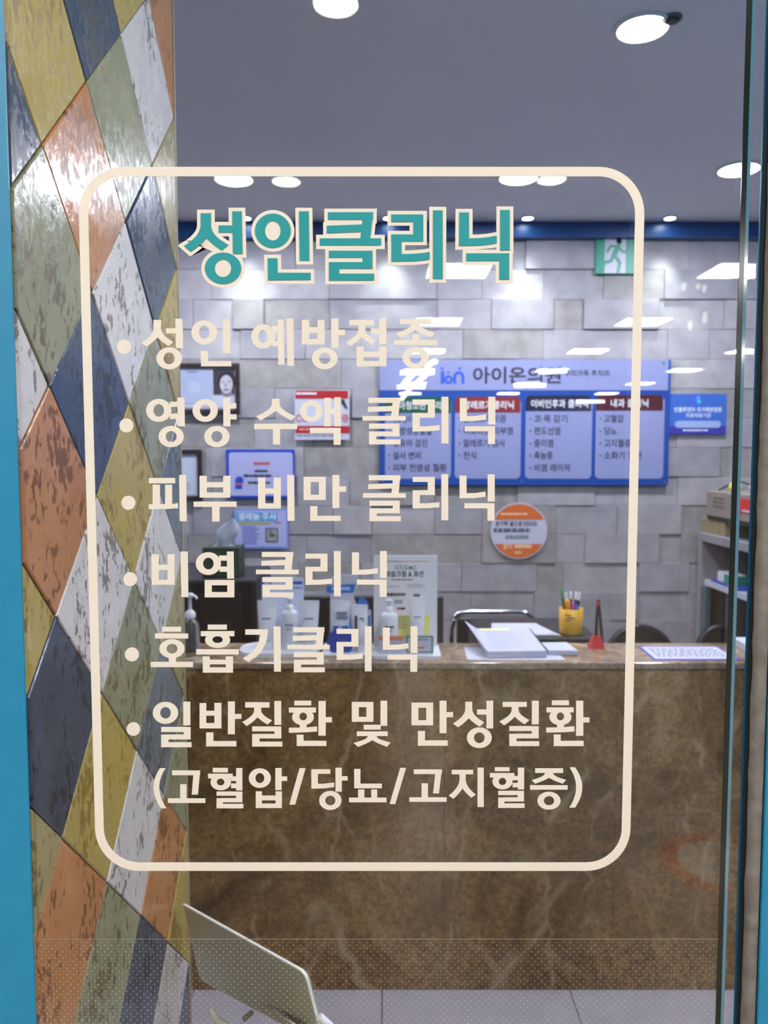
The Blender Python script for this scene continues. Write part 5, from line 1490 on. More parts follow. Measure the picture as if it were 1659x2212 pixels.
build('round_foot', MB().disc((q_.x, Ys - 0.055, CT + 0.042), 0.041, 'y', 32, 0.004), mat('foot_blue', srgb(44, 70, 170), 0.4), t)
pts = [P(a, b_, yc - 0.004) for a, b_ in ((768, 1315), (776, 1292), (784, 1290), (794, 1300), (798, 1318))]
build('blue_shape', MB().prism([(v.x, yc - 0.004, v.z) for v in pts], (0, 0.002, 0)), mat('header_blue', srgb(40, 110, 190), 0.5), t)
patch('blue_side', (752, 1330, 800, 1395), yc - 0.0012, mat('side_blue', srgb(60, 120, 190), 0.5), t)
tt = tube_product(713, 757, 1298, Ys - 0.015, 'white cream tube with a blue band before the round blue foot', M_cream, M_white, CT + 0.014, None, group='skin care products')
yf = Ys - 0.015 - 0.018
for a, b_, c, d, mm in ((720, 1352, 752, 1362, 'header_blue'), (727, 1322, 750, 1325, 'product_ink'), (727, 1332, 752, 1335, 'product_ink')):
    x0_, x1_, z0_, z1_ = rect(a, b_, c, d, yf)
    build('print_mark', MB().box(x0_, x1_, yf - 0.001, yf + 0.012, z0_, z1_), MATS[mm], tt)
tube_product(761, 800, 1306, Ys - 0.03, 'leaning white tube with vertical black lettering', M_cream, M_white, CT + 0.010, M_ink, tilt=-0.06, vertical=True, group='skin care products')

# third display: white price stand with text sheet
Ys = 2.34
x0, x1 = led(803, 1412, Ys), led(949, 1412, Ys)
t = thing('display_stand', ((x0 + x1) / 2, Ys, CT), 'white upright sheet stand headed 이지듀MD 보습크림 & 로션', 'display stand')
build('base_plate', MB().prism([(x, y_, CT) for x, y_ in round_rect(x0, Ys - 0.085, x1, Ys + 0.06, 0.015, 5)], (0, 0, 0.010)), M_white, t)
yc = Ys + 0.035
x0, x1, z0_, z1_ = rect(807, 1200, 944, 1400, yc)
build('back_sheet', MB().box(x0, x1, yc, yc + 0.004, CT + 0.010, z1_), mat('sheet_white', srgb(222, 222, 224), 0.4), t, bevel=0.001)
yk = yc - 0.0008
m_gr = mat('grey_dark', srgb(86, 90, 110), 0.7)
ptext('이지듀MD', 851, 899, 1231, 13, yk, mat('mid_grey_ink', srgb(110, 110, 116), 0.7), t, 0.005)
ptext('보습크림 & 로션', 833, 915, 1245, 15, yk, M_ink, t, 0.02)
patch('orange_rule', (868, 1212, 928, 1213.5), yk, mat('rule_orange', srgb(220, 160, 110), 0.6), t)
patch('grey_rule', (822, 1212, 868, 1213.5), yk, m_gr, t)
lines((846, 1251, 902, 1255), 1, yk, m_gr, t, 0.6, seed=41)
lines((826, 1266, 865, 1270), 1, yk, mat('pale_grey_ink', srgb(170, 170, 176), 0.7), t, 0.6, seed=42)
lines((880, 1262, 926, 1272), 2, yk, mat('pale_grey_ink', srgb(170, 170, 176), 0.7), t, 0.5, seed=43)
lines((836, 1281, 884, 1288), 1, yk, M_ink, t, 0.9, seed=44)
patch('pictogram', (893, 1283, 907, 1289), yk, m_gr, t)
lines((852, 1296, 876, 1305), 2, yk, m_gr, t, 0.6, seed=45)
patch('red_print', (858, 1312, 866, 1317), yk, mat('red_print', srgb(200, 50, 60), 0.6), t)
patch('print_block', (866, 1312, 875, 1317), yk, M_ink, t)
M_yel = mat('sheet_yellow', srgb(226, 222, 110), 0.5)
yb_ = patch('yellow_block', (857, 1328, 886, 1378), yk, M_yel, t)
lines((859, 1332, 884, 1360), 7, yk - 0.0006, m_gr, t, 0.35, seed=46)
patch('yellow_block', (915, 1328, 928, 1371), yk, M_yel, t)
zb3 = CT + 0.010
pump_product(822, 860, 1294, Ys - 0.02, 'white pump lotion bottle standing before the upright sheet', zb3, M_ink, group='skin care products')
tube_product(884, 918, 1290, Ys - 0.02, 'slim white cream tube standing before the upright sheet', M_cream, M_white, zb3, M_grayink, group='skin care products')
Yc = Ys - 0.066
for px, frc, lab in (((818, 1374, 872, 1411), 'price_orange', 'small price card with an orange top before the lotion bottle'), ((877, 1373, 936, 1413), 'price_green', 'small price card with a green border before the slim tube')):
    x0, x1, z0_, z1_ = rect(*px, Yc)
    c_ = build('price_card', MB().box(x0, x1, Yc, Yc + 0.0015, zb3, z1_), M_paper, label=lab, cat='price card')
    yk2 = Yc - 0.0006
    if frc == 'price_orange':
        patch('card_header', (px[0], px[1], px[2], px[1] + 9), yk2, mat(frc, srgb(226, 120, 80), 0.5), c_)
        lines((px[0] + 26, px[3] - 14, px[2] - 4, px[3] - 9), 1, yk2, mat('red_print', srgb(200, 50, 60), 0.6), c_, 0.8, seed=5)
    else:
        g_ = mat(frc, srgb(48, 130, 120), 0.5)
        for a in ((px[0], px[1], px[2], px[1] + 3.5), (px[0], px[1], px[0] + 3.5, px[3] - 3), (px[2] - 3.5, px[1], px[2], px[3] - 3), (px[0], px[3] - 6, px[2], px[3] - 3)):
            patch('card_border', a, yk2, g_, c_)
        lines((px[0] + 12, px[1] + 7, px[2] - 8, px[1] + 11), 1, yk2, g_, c_, 0.8, seed=6)
        lines((px[0] + 20, px[3] - 16, px[2] - 14, px[3] - 11), 1, yk2, mat('red_print', srgb(200, 50, 60), 0.6), c_, 0.8, seed=7)

# --- black low machine behind the ledge; pen cup, papers on it
Yp = 2.60
x0, x1 = P(1035, 1380, Yp).x, P(1296, 1380, Yp).x
zp_ = zt(1369, Yp + 0.06)
t = thing('label_printer', ((x0 + x1) / 2, Yp + .15, 0.73), 'flat black machine behind the ledge under the yellow pen cup', 'printer')
build('housing', MB().box(x0, x1, Yp, Yp + 0.34, 0.73, zp_), M_black, t, bevel=0.010, segs=3)
build('paper_tray', MB().box(x0 + 0.05, x1 - 0.14, Yp - 0.02, Yp + 0.005, zp_ - 0.07, zp_ - 0.05), mat('dark_panel', srgb(38, 36, 36), 0.35), t, bevel=0.003)
sh_ = MB()
a_ = [P(1058, 1366, Yp + .05), P(1210, 1366, Yp + .05)]
t = thing('paper_stack', (a_[0].x + .1, Yp + .1, zp_), 'loose white sheets lying on the flat black machine', 'papers')
for k in range(3):
    z_ = zp_ + 0.0012 * k + 0.0002
    o_x = 0.012 * k
    build('sheet', MB().hexa([(a_[0].x + o_x, Yp + .03 + .01 * k, z_), (a_[1].x - o_x, Yp + .03, z_), (a_[1].x - .05, Yp + .22, z_), (a_[0].x + .03, Yp + .22, z_)],
                             [(a_[0].x + o_x, Yp + .03 + .01 * k, z_ + .0009), (a_[1].x - o_x, Yp + .03, z_ + .0009), (a_[1].x - .05, Yp + .22, z_ + .0009), (a_[0].x + .03, Yp + .22, z_ + .0009)]), M_paper, t)
patch_y = None
Yq = Yp + 0.075
cx = P(1233, 1350, Yq).x
rw = 26 * Yq / F
zq1 = zt(1313, Yq)
t = thing('pen_cup', (cx, Yq, zp_), 'yellow cup printed with black strokes holding pens', 'pen cup')
m_ycup = mat('cup_yellow', srgb(214, 164, 44), 0.4)
build('cup_body', MB().lathe(cx, Yq, [(rw * .93, zp_), (rw * .96, zp_ + .003), (rw, zq1), (rw * .93, zq1), (rw * .88, zp_ + .006)], 32), m_ycup, t)
for k, (dx_, dz_, l_) in enumerate(((-0.028, 0.62, 0.022), (-0.022, 0.52, 0.026), (-0.026, 0.42, 0.018))):
    ang = math.asin(max(-.95, min(.95, dx_ / rw)))
    z_ = zp_ + (zq1 - zp_) * (dz_ + .15)
    pts = []
    for j in range(6):
        a = ang + (l_ / rw) * j / 5
        pts.append((cx + (rw + .0012) * math.sin(a), Yq - (rw + .0012) * math.cos(a)))
    mb = MB()
    for j in range(5):
        mb.add([(pts[j][0], pts[j][1], z_), (pts[j + 1][0], pts[j + 1][1], z_), (pts[j + 1][0], pts[j + 1][1], z_ + .003), (pts[j][0], pts[j][1], z_ + .003)], [(0, 1, 2, 3)])
    build('print_stroke', mb, M_black, t)
PENS = [(-.024, -.01, -.038, 1271, (88, 160, 90), (60, 120, 60), 'green pencil leaning out of the yellow cup'), (-.012, -.016, -.018, 1294, (240, 160, 30), (236, 130, 20), 'fat orange highlighter in the yellow cup'),
        (-.008, .012, -.016, 1281, (220, 220, 226), (40, 40, 50), 'white pen beside the orange highlighter'), (.002, .016, .002, 1279, (226, 226, 230), (70, 50, 90), 'white-capped purple pen in the middle of the cup'),
        (.004, -.014, .004, 1300, (190, 90, 190), (120, 60, 150), 'short violet pen in the yellow cup'), (.012, -.012, .018, 1306, (70, 100, 220), (50, 70, 190), 'short blue pen at the cup rim'),
        (.016, .008, .020, 1279, (230, 230, 232), (60, 60, 90), 'white pen on the right side of the cup'), (.024, .0, .030, 1280, (210, 212, 216), (40, 40, 44), 'grey pen leaning at the right of the cup')]
for k, (dx_, dy_, tx, ptop, c1, c2, lab) in enumerate(PENS):
    zt_ = zt(ptop, Yq)
    b0 = Vector((cx + dx_ * .55, Yq + dy_ * .6, zp_ + .008))
    b1 = Vector((cx + tx, Yq + dy_, zt_))
    rr = 0.0085 if 'fat' in lab else 0.0048
    pn = thing('pen', tuple(b0), lab, 'pen', 'pens in the yellow cup')
    build('barrel', MB().tube([b0, b0.lerp(b1, .82)], rr, 10), mat('pen_%d' % k, srgb(*c2), 0.4), pn)
    build('pen_cap', MB().tube([b0.lerp(b1, .80), b0.lerp(b1, .97), b1], [rr * 1.1, rr * 1.1, rr * .7], 10), mat('pencap_%d' % k, srgb(*c1), 0.4), pn)

# --- sheet, spiral notebook, notepad, red and black desk bell handle, laminated card on the ledge
def on_ledge(pts, z):
    return [PZ(a, b_, z) for a, b_ in pts]


def clampy(v):
    return (v.x, min(max(v.y, CY - 0.008), CB - 0.004), v.z)


q4 = [clampy(v) for v in on_ledge([(1010, 1426), (1222, 1426), (1188, 1398), (1002, 1398)], CT)]
build('paper_sheet', MB().hexa([(a, b_, c + .0002) for a, b_, c in q4], [(a, b_, c + .001) for a, b_, c in q4]), M_paper, label='white sheet lying on the ledge under the open notebook', cat='paper')
Ynf, Ynb = 2.262, 2.445
zf_ = CT + 0.0015
t = thing('spiral_notebook', (P(1110, 1410, Ynf).x, 2.34, zf_), 'open spiral notebook with a handwritten page propped on the ledge', 'notebook')
A = P(1053, 1417, Ynf); B_ = P(1181, 1412, Ynf + .01); C_ = P(1143, 1357, Ynb); D_ = P(1026, 1357, Ynb)
for v in (A, B_):
    v.z = CT + .022
def lower(v, z):
    return Vector((v.x, v.y, z))
build('page_block', MB().hexa([lower(A, zf_), lower(B_, zf_), lower(C_, C_.z - .026), lower(D_, D_.z - .026)], [A, B_, C_, D_]), M_paper, t, bevel=0.002)
E1 = P(1004, 1342, Ynb)
build('turned_page', MB().hexa([D_ + Vector((0, 0, .001)), A + Vector((0, 0, .001)), A + Vector((-.006, 0, .005)), E1], [D_ + Vector((.001, 0, .002)), A + Vector((.001, 0, .002)), A + Vector((-.004, 0, .006)), E1 + Vector((.001, 0, .001))]), M_paper, t)
mbw = MB()
nrm = (B_ - A).cross(D_ - A).normalized()
for k in range(9):
    u0 = 0.14 + 0.085 * k
    a = A.lerp(D_, u0); b = B_.lerp(C_, u0)
    s_, e_ = a.lerp(b, .12), a.lerp(b, .55 + .3 * ((k * 37) % 10) / 10)
    w_ = (D_ - A) * 0.012
    mbw.add([s_ + nrm * .0006, e_ + nrm * .0006, e_ + w_ + nrm * .0006, s_ + w_ + nrm * .0006], [(0, 1, 2, 3)])
build('handwriting', mbw, mat('page_ink', srgb(170, 174, 190), 0.7), t)
s_, e_ = A.lerp(D_, .90).lerp(B_.lerp(C_, .90), .08), A.lerp(D_, .90).lerp(B_.lerp(C_, .90), .62)
w_ = (D_ - A) * 0.07
build('highlight_mark', MB().add([s_ + nrm * .0007, e_ + nrm * .0007, e_ + w_ + nrm * .0007, s_ + w_ + nrm * .0007], [(0, 1, 2, 3)]), mat('highlight_yellow', srgb(238, 234, 150), 0.7), t)
mbc = MB()
for k in range(16):
    c_ = B_.lerp(C_, .05 + .9 * k / 15)
    mbc.tube([c_ + Vector((.004 * math.cos(a), 0, .006 * math.sin(a) - .004)) for a in [2 * math.pi * i / 8 for i in range(9)]], .0008, 5)
build('spiral_wire', mbc, mat('wire_dark', srgb(50, 52, 70), 0.3, 0.6), t)

x0, x1 = led(1183, 1400, 2.31), led(1246, 1400, 2.31)
build('notepad', MB().hexa([(x0, 2.30, CT + .0012), (x1, 2.295, CT + .0012), (x1 - .008, 2.405, CT + .0012), (x0 - .002, 2.40, CT + .0012)],
                           [(x0, 2.30, CT + .016), (x1, 2.295, CT + .016), (x1 - .008, 2.405, CT + .016), (x0 - .002, 2.40, CT + .016)]), M_paper, bevel=0.001, label='small thick white notepad between notebook and red holder', cat='notepad')

Yr = 2.40
cx = led(1288, 1390, Yr)
t = thing('desk_holder', (cx, Yr, CT), 'small red tapered base with two tall thin black rods', 'holder')
k_ = Yr / F
m_redp = mat('red_plastic', srgb(196, 40, 44), 0.4)
zr1 = CT + 26 * k_
build('red_base', MB().loft([[(cx - 17 * k_, Yr - .022, CT), (cx + 16 * k_, Yr - .022, CT), (cx + 16 * k_, Yr + .022, CT), (cx - 17 * k_, Yr + .022, CT)],
                             [(cx - 15 * k_, Yr - .02, CT + .006), (cx + 14 * k_, Yr - .02, CT + .006), (cx + 14 * k_, Yr + .02, CT + .006), (cx - 15 * k_, Yr + .02, CT + .006)],
                             [(cx - 8 * k_, Yr - .012, zr1), (cx + 8 * k_, Yr - .012, zr1), (cx + 8 * k_, Yr + .012, zr1), (cx - 8 * k_, Yr + .012, zr1)]], True, False), m_redp, t, bevel=0.002)
zr2 = zt(1298, Yr)
build('rod', MB().tube([(cx - 1 * k_, Yr, zr1 - .01), (cx + 1 * k_, Yr, zr2)], [.0065, .0035], 8), M_black, t)
build('rod', MB().tube([(cx + 14 * k_, Yr, CT + .004), (cx + 10 * k_, Yr, CT + .06), (cx + 4 * k_, Yr, zr2 - .005)], [.0045, .0055, .0035], 8), M_black, t)
build('rod_tip', MB().tube([(cx - 0 * k_, Yr - .002, zr2 - .016), (cx + 3 * k_, Yr - .002, zr2 - .002)], .0048, 8), m_redp, t)
build('rod_top', MB().tube([(cx + 1 * k_, Yr, zr2 - .004), (cx + 6 * k_, Yr, zr2 + .003)], .004, 8), M_black, t)

m_cardb = mat('card_border_blue', srgb(70, 84, 200), 0.4)
q4 = [clampy(v) for v in on_ledge([(1412, 1426), (1600, 1426), (1548, 1397), (1378, 1397)], CT)]
t = build('laminated_card', MB().hexa([(a, b_, c + .0002) for a, b_, c in q4], [(a, b_, c + .0014) for a, b_, c in q4]), m_cardb, label='laminated notice with a blue border lying flat on the ledge', cat='card')
cxm = sum(v[0] for v in q4) / 4; cym = sum(v[1] for v in q4) / 4
ins = [(cxm + (a - cxm) * .94, cym + (b_ - cym) * .88, CT + .0018) for a, b_, c in q4]
build('card_face', MB().add(ins, [(0, 1, 2, 3)]), mat('card_face_white', srgb(216, 218, 240), 0.3), t)
mbl = MB()
V4 = [Vector(v) for v in ins]
for k in range(5):
    u = .18 + .15 * k
    a, b = V4[0].lerp(V4[3], u), V4[1].lerp(V4[2], u)
    xx_ = .06
    while xx_ < .92:
        w2 = random.uniform(.03, .09)
        s_, e_ = a.lerp(b, xx_), a.lerp(b, min(xx_ + w2, .94))
        d_ = (V4[3] - V4[0]) * .06
        mbl.add([s_ + Vector((0, 0, .0003)), e_ + Vector((0, 0, .0003)), e_ + d_ + Vector((0, 0, .0003)), s_ + d_ + Vector((0, 0, .0003))], [(0, 1, 2, 3)])
        xx_ += w2 + .02
build('print_lines', mbl, m_gr, t)
x0, x1 = led(1592, 1395, 2.40), led(1632, 1395, 2.40)
build('form_stack', MB().box(x0, x1, 2.33, 2.44, CT, CT + .024), M_paper, bevel=.001, label='thick stack of white forms on the ledge at the far right', cat='papers')

# --- chairs behind the desk
def curve_pts(pts, n=8):
    """Catmull-Rom through points"""
    v = [Vector(q) for q in pts]
    out = []
    for i in range(len(v) - 1):
        p0, p1, p2, p3 = v[max(i - 1, 0)], v[i], v[i + 1], v[min(i + 2, len(v) - 1)]
        for k in range(n):
            s = k / n
            out.append(0.5 * ((2 * p1) + (p2 - p0) * s + (2 * p0 - 5 * p1 + 4 * p2 - p3) * s * s + (3 * p1 - p0 - 3 * p2 + p3) * s ** 3))
    out.append(v[-1])
    return out


Yh = 3.42
x0, x1 = P(975, 1360, Yh).x, P(1158, 1360, Yh).x
zt_h = zt(1322, Yh)
xm = (x0 + x1) / 2
t = thing('tube_chair', (xm, Yh, 0), 'black padded chair with a shiny chrome tube frame behind the notebook', 'chair')
bw = (x1 - x0) / 2
path = curve_pts([(xm - bw, Yh + .02, .45), (xm - bw, Yh, zt_h - .14), (xm - bw * .97, Yh, zt_h - .06), (xm - bw * .80, Yh, zt_h - .005), (xm, Yh, zt_h), (xm + bw * .80, Yh, zt_h - .005), (xm + bw * .97, Yh, zt_h - .06), (xm + bw, Yh, zt_h - .14), (xm + bw, Yh + .02, .45)], 6)
build('back_frame', MB().tube(path, .011, 10), M_chrome, t)
m_leather = mottled('black_leather', srgb(36, 34, 44), srgb(28, 27, 34), 70, 0.38, 0.1)
build('backrest', MB().box(xm - bw * .88, xm + bw * .88, Yh - .022, Yh + .02, zt_h - .30, zt_h - .018), m_leather, t, bevel=.02, segs=3)
build('seat', MB().box(xm - bw * .95, xm + bw * .95, Yh - .40, Yh + .02, .42, .47), m_leather, t, bevel=.02, segs=3)
for sx in (-1, 1):
    for yy_ in (Yh - .38, Yh):
        build('leg', MB().tube([(xm + sx * bw * .92, yy_, .44), (xm + sx * bw, yy_, .0)], .011, 8), M_chrome, t)


def office_chair(px0, px1, ptop, y, label):
    x0_, x1_ = P(px0, 1380, y).x, P(px1, 1380, y).x
    xm_, b_ = (x0_ + x1_) / 2, (x1_ - x0_) / 2
    zt_ = zt(ptop, y)
    t_ = thing('office_chair', (xm_, y, 0), label, 'chair', 'dark rounded office chairs')
    pts = [(xm_ + b_ * math.cos(a) * 1.0, y, zt_ - .26 + .26 * (abs(math.sin(a)) ** .8)) for a in [math.pi * (1 - i / 24) for i in range(25)]]
    low = [(xm_ + b_ * .8, y, zt_ - .42), (xm_ - b_ * .8, y, zt_ - .42)]
    build('backrest', MB().prism(pts + low, (0, .05, 0)), mottled('black_mesh', srgb(22, 22, 28), srgb(17, 17, 22), 90, 0.65), t_, bevel=.012, segs=3)
    build('rim', MB().tube([(q_[0], y - .006, q_[2]) for q_ in pts], .013, 8), mat('chair_rim', srgb(26, 28, 40), 0.25), t_)
    build('seat', MB().box(xm_ - b_ * .9, xm_ + b_ * .9, y - .38, y + .03, .44, .50), m_leather, t_, bevel=.02, segs=3)
    build('back_post', MB().tube([(xm_, y + .06, .46), (xm_, y + .06, zt_ - .2)], .02, 8), M_black, t_)
    build('column', MB().tube([(xm_, y - .2, .06), (xm_, y - .2, .45)], .025, 10), M_black, t_)
    for k in range(5):
        a = 2 * math.pi * k / 5 + .3
        build('base_spoke', MB().tube([(xm_, y - .2, .07), (xm_ + .16 * math.cos(a), y - .2 + .16 * math.sin(a), .035)], [.018, .012], 8), M_black, t_)
        build('castor', MB().lathe(xm_ + .16 * math.cos(a), y - .2 + .16 * math.sin(a), [(.015, 0), (.022, .01), (.022, .035), (.012, .045)], 12), M_black, t_)


office_chair(1300, 1462, 1353, 3.46, 'dark rounded chair back above the ledge left of the other')
office_chair(1500, 1600, 1354, 3.46, 'dark rounded chair back half hidden at the window edge')

# --- grey shelf unit along the right wall with boxes
XS = P(1509, 1200, 3.94).x
zs = PX(1540, 1166, XS).z
m_shelf = mottled('shelf_grey', srgb(150, 146, 150), srgb(138, 134, 138), 8, 0.5)
t = thing('shelf_unit', (XS + .2, 3.5, 0), 'grey shelf unit against the right end of the stone wall', 'shelf')
S0, S1 = 2.95, 3.955
build('shelf_top', MB().box(XS, XS + .42, S0, S1, zs - .02, zs + .022), m_shelf, t, bevel=.002)
build('end_panel', MB().box(XS, XS + .42, S1 - .045, S1, 0, zs - .02), m_shelf, t, bevel=.002)
build('near_panel', MB().box(XS, XS + .42, S0, S0 + .03, 0, zs - .02), m_shelf, t, bevel=.002)
zs2 = PX(1540, 1256, XS + .03).z
build('shelf_board', MB().box(XS + .02, XS + .42, S0 + .03, S1 - .045, zs2 - .03, zs2), mat('shelf_white', srgb(196, 200, 212), 0.4), t, bevel=.002)
build('back_panel', MB().box(XS + .41, XS + .42, S0 + .03, S1 - .045, 0, zs - .02), mat('shelf_dark', srgb(60, 52, 50), 0.7), t)
m_glassblock = mat('teal_glass', srgb(70, 100, 110), 0.2)
build('cabinet_edge', MB().box(XS + .005, XS + .03, S1 - .10, S1 - .05, zs2 - .32, zs2 - .03), m_glassblock, t, bevel=.002)
build('dark_cabinet', MB().box(XS + .05, XS + .40, S0 + .04, S1 - .06, .42, zs2 - .035), mat('cabinet_black', srgb(16, 14, 15), 0.5), t)


def carton(name, px, dep, hpx, xoff, zbase, w, m, label, cat='box'):
    """carton on the shelf: far edge at pixel column px"""
    d_ = PX(px, 1100, XS + xoff).y
    z1_ = zbase + hpx * d_ / F
    return build(name, MB().box(XS + xoff, XS + xoff + w, d_ - dep, d_, zbase, z1_), m, bevel=.003, label=label, cat=cat), d_, z1_


zt_s = zs + .022
m_card = mottled('grey_brown_card', srgb(150, 138, 128), srgb(138, 126, 116), 20, 0.8)
c1, d1, zc1 = carton('carton', 1516, .28, 30, .03, zt_s, .18, mottled('tan_card', srgb(164, 146, 112), srgb(152, 134, 102), 20, 0.8), 'low tan carton directly on the grey shelf')
c2, d2, zc2 = carton('carton', 1553, .20, 42, .035, zt_s, .28, mottled('ochre_card', srgb(150, 124, 76), srgb(138, 112, 66), 20, 0.8), 'ochre carton nearer the window on the grey shelf') if False else (None, None, None)
b_ = build('carton', MB().box(XS + .02, XS + .40, 3.30, 3.90, zc1 + .0, zc1 + .018), mat('dark_lid', srgb(60, 54, 54), 0.7), bevel=.003, label='flat dark tray lid under the large carton', cat='tray')
z0_ = zc1 + .018
c3 = build('carton', MB().box(XS + .015, XS + .34, 3.34, 3.90, z0_, z0_ + .125), m_card, bevel=.004, label='large grey-brown carton with a red label high on the shelf', cat='box')
build('box_label', MB().box(XS + .012, XS + .015, 3.40, 3.56, z0_ + .04, z0_ + .105), mat('label_red', srgb(206, 50, 44), 0.5), c3)
build('label_white', MB().box(XS + .0112, XS + .012, 3.415, 3.50, z0_ + .045, z0_ + .055), M_paper, c3)
for k in range(3):
    build('box_print', MB().box(XS + .0135, XS + .015, 3.70, 3.82, z0_ + .05 + .02 * k, z0_ + .058 + .02 * k), mat('print_brown', srgb(110, 98, 90), 0.8), c3)
zz_ = z0_ + .125
# bag and bits on the top carton
rr_ = random.Random(8)
rings = []
for k, rad in enumerate((.05, .075, .08, .06, .03, .008)):
    rings.append([(XS + .14 + rad * math.cos(a) * (1 + .15 * math.sin(3 * a + k)), 3.52 + rad * 1.2 * math.sin(a) * (1 + .12 * math.cos(2 * a + k)), zz_ + .017 * k) for a in [2 * math.pi * i / 18 for i in range(18)]])
build('plastic_bag', MB().loft(rings), mat('bag_white', srgb(190, 198, 214), 0.25), label='crumpled pale plastic bag on the large carton', cat='bag')
build('yellow_ball', MB().lathe(XS + .05, 3.66, [(.012, zz_), (.026, zz_ + .01), (.03, zz_ + .027), (.024, zz_ + .044), (.008, zz_ + .052)], 18), mat('bright_yellow', srgb(226, 206, 60), 0.4), label='small bright yellow ball on the large carton', cat='ball')
build('cable', MB().tube(curve_pts([(XS + .06, 3.86, zz_ + .004), (XS + .08, 3.80, zz_ + .03), (XS + .10, 3.72, zz_ + .05), (XS + .14, 3.66, zz_ + .03)], 6), .004, 8), M_black, label='short black cable curled on the large carton', cat='cable')
# eraser-sized box and papers on the middle board
t = build('small_box', MB().box(XS + .03, XS + .10, 3.62, 3.78, zs2 + .012, zs2 + .062), M_white, bevel=.004, label='small white and green box on the middle shelf board', cat='box')
build('box_band', MB().box(XS + .028, XS + .102, 3.618, 3.70, zs2 + .016, zs2 + .058), mat('band_green', srgb(40, 150, 120), 0.4), t)
build('blue_tray', MB().box(XS + .022, XS + .14, 3.54, 3.84, zs2, zs2 + .012), mat('tray_blue', srgb(60, 80, 190), 0.4), bevel=.003, label='thin blue tray under the small green box', cat='tray')
build('white_bin', MB().lathe(XS + .12, 3.32, [(.06, zs2), (.07, zs2 + .10), (.064, zs2 + .10), (.055, zs2 + .01)], 24), mat('bin_white', srgb(180, 190, 200), 0.4), label='pale round tub on the middle shelf board', cat='tub')
build('carton', MB().box(XS + .05, XS + .38, 3.02, 3.24, zt_s, zt_s + .11), M_white, bevel=.004, label='white carton at the near end of the grey shelf', cat='box')

# ================================================================== JUST INSIDE THE WINDOW
# milky plate on a curved arm, bottom left
TL = P(396, 1955, 1.34); TR = P(660, 2103, 1.10); BR = P(700, 2262, 1.10); BL = P(431, 2116, 1.34)
m_milk = mat('milky_acrylic', srgb(176, 184, 168), 0.35)
t = thing('info_stand', (P(600, 2300, 1.22).x, 1.22, 0), 'pale green-grey acrylic plate on a curved stand at the bottom left', 'stand')
n_ = (TR - TL).cross(BL - TL).normalized()
if n_.y > 0:
    n_ = -n_
def corner(c, a, b, rad):
    e1, e2 = (a - c).normalized(), (b - c).normalized()
    return [(1 - s) ** 2 * (c + e1 * rad) + 2 * s * (1 - s) * c + s * s * (c + e2 * rad) for s in (0, .2, .4, .6, .8, 1)]
loop = corner(TL, BL, TR, .002) + corner(TR, TL, BR, .014) + corner(BR, TR, BL, .014) + corner(BL, BR, TL, .014)
build('plate', MB().prism(loop, -n_ * .005), m_milk, t)
e_t = (TR - TL).normalized()
up_ = n_.cross(e_t).normalized()
if up_.z < 0:
    up_ = -up_
rim = loop[5:11]
mbr = MB()
for k in range(len(rim) - 1):
    pass
build('plate_edge', MB().tube([TL + up_ * .0012 + e_t * .001] + [q_ + up_ * .0012 for q_ in loop[6:12]] + [loop[12] + (e_t * .0012)], .0022, 6), mat('acrylic_edge', srgb(232, 236, 232), 0.3), t)
mid = (BL + BR) / 2
sc_ = P(533, 2197, 1.20)
build('bracket', MB().tube(curve_pts([P(455, 2180, 1.24), P(470, 2205, 1.23), P(505, 2222, 1.22), P(560, 2240, 1.21), P(640, 2300, 1.2)], 6), [.006] * 25, 10), mat('bracket_white', srgb(206, 210, 200), 0.3), t)
build('screw', MB().tube([sc_ + n_ * -.012, sc_ + n_ * .006], .0045, 12), mat('screw_brass', (0.35, 0.32, 0.25, 1), 0.3, 1.0), t)
build('clip', MB().tube([P(690, 2196, 1.09), P(712, 2216, 1.09), P(726, 2236, 1.09)], .006, 10), M_white, t)
pb = P(640, 2300, 1.2)
build('pole', MB().tube([pb, (pb.x, 1.2, .02)], .012, 14), M_steel, t)
build('foot', MB().lathe(pb.x, 1.2, [(.13, 0), (.13, .008), (.10, .014), (.015, .022)], 32), M_steel, t)
build('plate_arm', MB().tube([pb, BR + Vector((-.03, .012, .02)), mid + Vector((0, .01, .02))], .006, 8), M_steel, t)

# ================================================================== CORRIDOR THINGS SEEN IN THE REFLECTIONS
# bare tube lamps far down the corridor
m_tube = emitter('tube_glow', (1.0, 0.97, 0.95), 28.0)
TB = [((865, 804), (938, 804)), ((872, 828), (890, 811)), ((902, 826), (918, 811)), ((858, 835), (918, 835)), ((922, 790), (940, 780)), ((868, 862), (884, 842)), ((1112, 832), (1178, 832)), ((1196, 882), (1248, 882)), ((1165, 803), (1224, 800))]
lbl = ['long upper', 'slanting left', 'slanting right', 'long lower', 'short slanting top', 'short slanting bottom', 'lone middle', 'lowest right', 'upper right']
for k, (pa, pb_) in enumerate(TB):
    A_, B2 = mirror(PZ(*pa, MALL - .05)), mirror(PZ(*pb_, MALL - .05))
    A_.y = max(A_.y, -21.7); B2.y = max(B2.y, -21.7)
    t = thing('tube_lamp', tuple((A_ + B2) / 2), '%s tube lamp far down the corridor, mirrored over the notice board' % lbl[k], 'tube lamp', 'corridor tube lamps')
    build('lamp_tube', MB().tube([A_, B2], .05, 8), m_tube, t)
    build('lamp_base', MB().tube([A_ + Vector((0, 0, .05)), B2 + Vector((0, 0, .05))], .045, 6), M_ledframe, t)

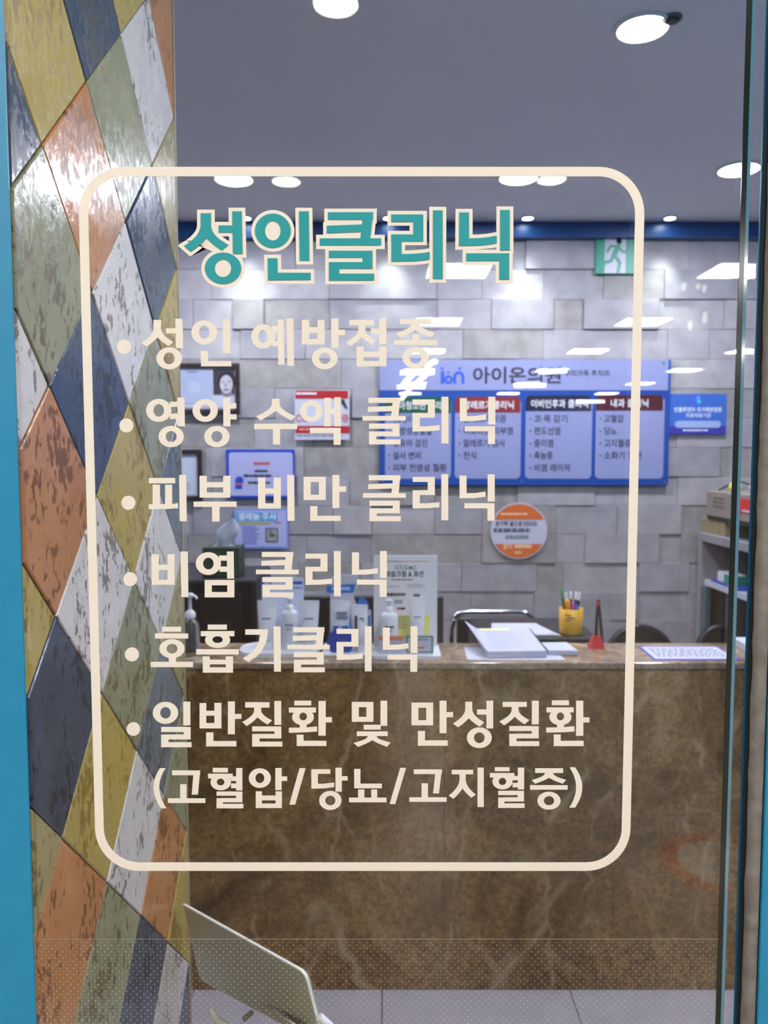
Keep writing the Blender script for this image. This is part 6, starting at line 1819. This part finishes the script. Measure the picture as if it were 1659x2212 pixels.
# slim pendant lamps mirrored in the right of the glass
m_pend = emitter('pendant_glow', (1.0, 0.86, 0.76), 5.0)
for k, (px, py, hh, lab) in enumerate(((1478, 612, 30, 'leftmost long'), (1513, 604, 34, 'middle long'), (1531, 606, 40, 'rightmost long'), (1497, 599, 10, 'short upper'), (1541, 678, 26, 'lower right'), (1512, 694, 20, 'lower middle'))):
    v_ = P(px, py, 8.0)
    yq = 2 * GLASS - 8.0 - .05 * k
    t = thing('pendant_lamp', (v_.x, yq, v_.z), '%s pink-white pendant lamp of the corridor, mirrored right of the exit sign' % lab, 'pendant lamp', 'corridor pendant lamps')
    hz = hh * 8.0 / F / 2
    build('lamp_shade', MB().lathe(v_.x, yq, [(.012, v_.z - hz), (.024, v_.z - hz * .6), (.024, v_.z + hz * .6), (.010, v_.z + hz)], 12), m_pend, t)
    build('cord', MB().tube([(v_.x, yq, v_.z + hz), (v_.x, yq, MALL)], .004, 6), M_black, t)

# round floor sticker
q_ = mirror(PZ(1568, 1868, 0.0))
t = thing('floor_sticker', (q_.x, q_.y, 0), 'round red floor sticker of the corridor, mirrored low at the right', 'floor sticker')
build('sticker_disc', MB().disc((q_.x, q_.y, .0004), .25, 'z', 48, .0008), mat('sticker_white', srgb(236, 220, 204), 0.5), t)
build('sticker_ring', MB().ring([(q_.x + .25 * math.cos(2 * math.pi * i / 48), q_.y + .25 * math.sin(2 * math.pi * i / 48), .0014) for i in range(48)],
                                [(q_.x + .18 * math.cos(2 * math.pi * i / 48), q_.y + .18 * math.sin(2 * math.pi * i / 48), .0014) for i in range(48)], (0, 0, .0006)), mat('sticker_red', srgb(200, 60, 40), 0.5), t)

# ribbed white display box behind the photographer's side
q_ = P(1000, 1450, 3.3); q2 = P(1128, 1450, 3.3)
yb = 2 * GLASS - 3.3
t = thing('ribbed_box', ((q_.x + q2.x) / 2, yb - .2, 0), 'low ribbed cream box in the corridor, a pale upright band in the glass', 'box')
build('box_body', MB().box(q_.x, q2.x + .06, yb - .4, yb - .006, 0, q_.z), mat('ribbed_cream', srgb(246, 234, 214), 0.6), t, bevel=.004)
xx_ = q_.x + .004
while xx_ < q2.x + .05:
    build('rib', MB().box(xx_, xx_ + .006, yb - .006, yb, .01, q_.z - .01), MATS['ribbed_cream'], t)
    xx_ += .0125

flush_printed()
